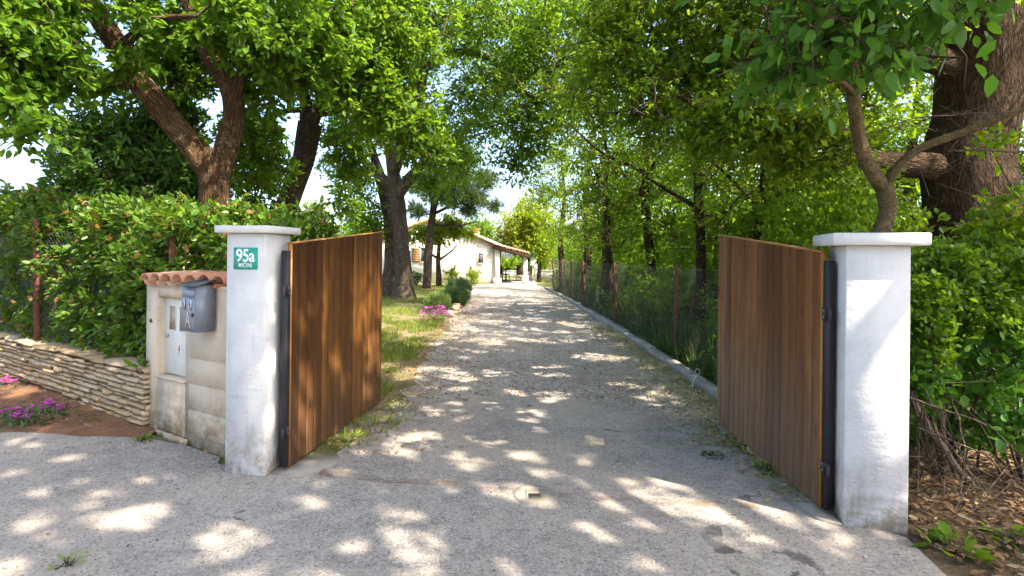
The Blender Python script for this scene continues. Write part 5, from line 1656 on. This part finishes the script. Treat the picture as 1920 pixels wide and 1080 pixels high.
for i, yy in enumerate(np.arange(14.0, 22, .62)):
    o = obj('edging_stone', rocks[i % 9], 'stone_pale')
    o.location = (float(left_x(yy)) + .10 + rng.normal() * .03, yy, .0)
    o.scale = (.34, .17, .12 + .04 * rng.normal())
    o.rotation_euler = (0, 0, R(95) + rng.normal() * .15)
    tag(o, 'pale stone edging the planting bed along the left of the drive', 'stone', 'edging stones along the drive')

# ================================================================== HOUSE
hs = thing('house', 'white stone house with a low gable and tiled porch at the end of the drive', 'house', (-4.5, 30.6, 0))
def hx(px, d=30.6): return P(px, 480, d)[0] + 4.5
HW0, HW1 = -3.75, 3.60
b = MB()
b.prism([(HW0, 0), (HW1, 0), (HW1, 2.20), (0, 3.62), (HW0, 2.15)], 0, 9)
obj('wall', b.mesh('house_wall'), 'house_stone', hs)
rfm = MB()
for x0, z0, x1, z1 in ((0, 3.64, HW1 + .3, 2.10), (HW0 - .3, 2.05, 0, 3.64)):
    rfm.add([(x0, -.22, z0), (x1, -.22, z1), (x1, 9.2, z1), (x0, 9.2, z0), (x0, -.22, z0 + .13), (x1, -.22, z1 + .13), (x1, 9.2, z1 + .13), (x0, 9.2, z0 + .13)],
            [(0, 3, 2, 1), (4, 5, 6, 7), (0, 1, 5, 4), (1, 2, 6, 5), (2, 3, 7, 6), (3, 0, 4, 7)])
ro = obj('roof', rfm.mesh('house_roof'), 'tile_far', hs)
obj('verge', MB().add([(0, -.25, 3.66), (HW1 + .3, -.25, 2.12), (HW1 + .3, -.23, 2.12), (0, -.23, 3.66), (0, -.25, 3.79), (HW1 + .3, -.25, 2.25), (HW1 + .3, -.23, 2.25), (0, -.23, 3.79)],
                      [(0, 3, 2, 1), (4, 5, 6, 7), (0, 1, 5, 4), (1, 2, 6, 5), (2, 3, 7, 6), (3, 0, 4, 7)]).mesh('verge'), 'house_white', hs)
ch = obj('chimney', MB().box(2.2, 2.5, 2.6, 2.9, 2.6, 3.18).box(2.16, 2.54, 2.56, 2.94, 3.182, 3.24).mesh('chimney'), 'tile_far', ro)
for x0, x1, z0, z1, gl_ in ((2.60, 2.88, 1.18, 1.72, 'shutter_grey'), (-.62, -.10, 1.22, 1.98, 'glass_dark')):
    wn = obj('window', MB().box(x0 - .05, x0, -.05, .0, z0 - .05, z1 + .05).box(x1, x1 + .05, -.05, 0, z0 - .05, z1 + .05).box(x0, x1, -.05, 0, z1, z1 + .05).box(x0 - .02, x1 + .02, -.09, 0, z0 - .06, z0).mesh('window_frame'), 'house_white', hs)
    obj('pane', MB().box(x0, x1, -.022, -.003, z0, z1).mesh('pane'), gl_, wn)
    if gl_ == 'glass_dark':
        obj('mullion', MB().box((x0 + x1) / 2 - .015, (x0 + x1) / 2 + .015, -.034, -.023, z0, z1).mesh('mullion'), 'house_white', wn)
sh = obj('shutter', MB().box(-1.13, -.66, -.075, -.045, 1.2, 2.0).mesh('shutter'), 'shutter_brown', hs)
for q in range(8):
    obj('slat', MB().box(-1.10, -.69, -.088, -.076, 1.24 + q * .094, 1.31 + q * .094).mesh('slat'), 'shutter_brown', sh)
# porch
def column(x, y, h, s_, plinth):
    c_ = obj('porch_column', MB().box(x - s_ / 2, x + s_ / 2, y - s_ / 2, y + s_ / 2, plinth, h, .02).mesh('column'), 'house_white', hs)
    obj('plinth', MB().box(x - s_ * .85, x + s_ * .85, y - s_ * .85, y + s_ * .85, 0, plinth, .02).mesh('plinth'), 'stone_pale', c_)
column(3.68, -.02, 2.02, .28, .36)
column(5.25, .1, 1.62, .24, .50)
column(3.68, 4.6, 2.0, .24, .3)
column(5.25, 4.6, 1.6, .2, .3)
pr0 = MB()
x0, x1, za, zb = 3.45, 5.45, 2.20, 1.70
pr0.add([(x0, -.35, za - .20), (x1, -.35, zb - .20), (x1, 5, zb - .20), (x0, 5, za - .20), (x0, -.35, za), (x1, -.35, zb), (x1, 5, zb), (x0, 5, za)],
        [(0, 3, 2, 1), (4, 5, 6, 7), (0, 1, 5, 4), (1, 2, 6, 5), (2, 3, 7, 6), (3, 0, 4, 7)])
pro = obj('porch_roof', pr0.mesh('porch_roof'), 'porch_wood', hs)
tl = barrel(.11, True, .45)
tl2 = bpy.data.meshes.new('x')
for i in range(11):
    f_ = (i + .5) / 11
    o = obj('roof_tile', tl, 'tile', pro)
    o.location = (x0 + (x1 - x0) * f_, -.36, za + (zb - za) * f_ + .012)
    o.rotation_euler = (0, math.atan2(za - zb, x1 - x0), 0)
obj('porch_floor', MB().box(3.2, 5.9, -.3, 5.2, -.02, .06).mesh('porch_floor'), 'paving', hs)
for i, (px, d) in enumerate(((997, 37), (1004, 38), (985, 39))):
    x_ = P(px, 480, d)[0]
    t = thing('garden_post', ('white post standing nearest the porch corner', 'rightmost white post beyond the porch', 'white post seen behind the porch furniture')[i], 'post', (x_, d, 0))
    obj('shaft', MB().box(-.12, .12, -.12, .12, .12, 1.5, .02).mesh('post_shaft'), 'house_white', t)
    obj('base', MB().box(-.17, .17, -.17, .17, 0, .12, .01).mesh('post_base'), 'stone_pale', t)
t = thing('garden_wall', 'low pale stone wall between porch and garden tree', 'wall', (1.3, 39.6, 0))
obj('course', MB().box(-1.9, 2.4, -.15, .15, 0, .5, .02).mesh('garden_wall'), 'house_stone', t)
obj('coping', MB().box(-1.93, 2.43, -.19, .19, .502, .56, .01).mesh('coping'), 'house_white', t)

def chair(loc, rz, label):
    t = thing('garden_chair', label, 'chair', (*loc, .06), rz, 'wicker chairs on the porch')
    obj('seat', MB().box(-.27, .27, -.26, .26, .40, .47, .015).mesh('seat'), 'wicker', t)
    obj('backrest', MB().box(-.27, .27, .22, .29, .472, .95, .02).mesh('backrest'), 'wicker', t)
    for sx in (-1, 1):
        obj('armrest', MB().box(sx * .27 - .03, sx * .27 + .03, -.26, .218, .62, .66, .01).mesh('armrest'), 'wicker', t)
        for sy in (-.22, .22):
            obj('leg', MB().box(sx * .25 - .02, sx * .25 + .02, sy - .02, sy + .02, 0, .398).mesh('leg'), 'wicker', t)
chair((-.45, 33.0), R(70), 'dark wicker chair nearest the porch column, facing right')
chair((.55, 33.1), R(180), 'dark wicker chair in the middle of the porch with its back turned')
chair((.95, 33.6), R(-80), 'dark wicker chair at the outer end of the porch table')
t = thing('garden_table', 'dark wicker table on the porch', 'table', (.2, 33.8, .06))
obj('tabletop', MB().box(-.65, .65, -.42, .42, .68, .73, .012).mesh('tabletop'), 'wicker', t)
for sx in (-1, 1):
    for sy in (-1, 1):
        obj('leg', MB().box(sx * .58 - .03, sx * .58 + .03, sy * .36 - .03, sy * .36 + .03, 0, .678).mesh('leg'), 'wicker', t)
bush('climbing_vine', 'blue green vine hanging at the outer corner of the porch roof', (1.05, 31.2, 0), [(np.array([.98, 31.2, 1.62]), (.32, .4, .22), 30), (np.array([1.05, 31.4, 1.2]), (.2, .2, .4), 10)], 'leaf_rosemary', 'kite', .12, .2, 5, 5, cat='vine')
bush('garden_hedge', 'green bushes seen through the porch behind the furniture', (.4, 42, 0), [(np.array([-.4, 42, .9]), (1.1, .6, .8), 60), (np.array([1.4, 42, .9]), (1.1, .6, .7), 60)], 'leaf_wood_b', 'kite', .2, .4, 5, 6)
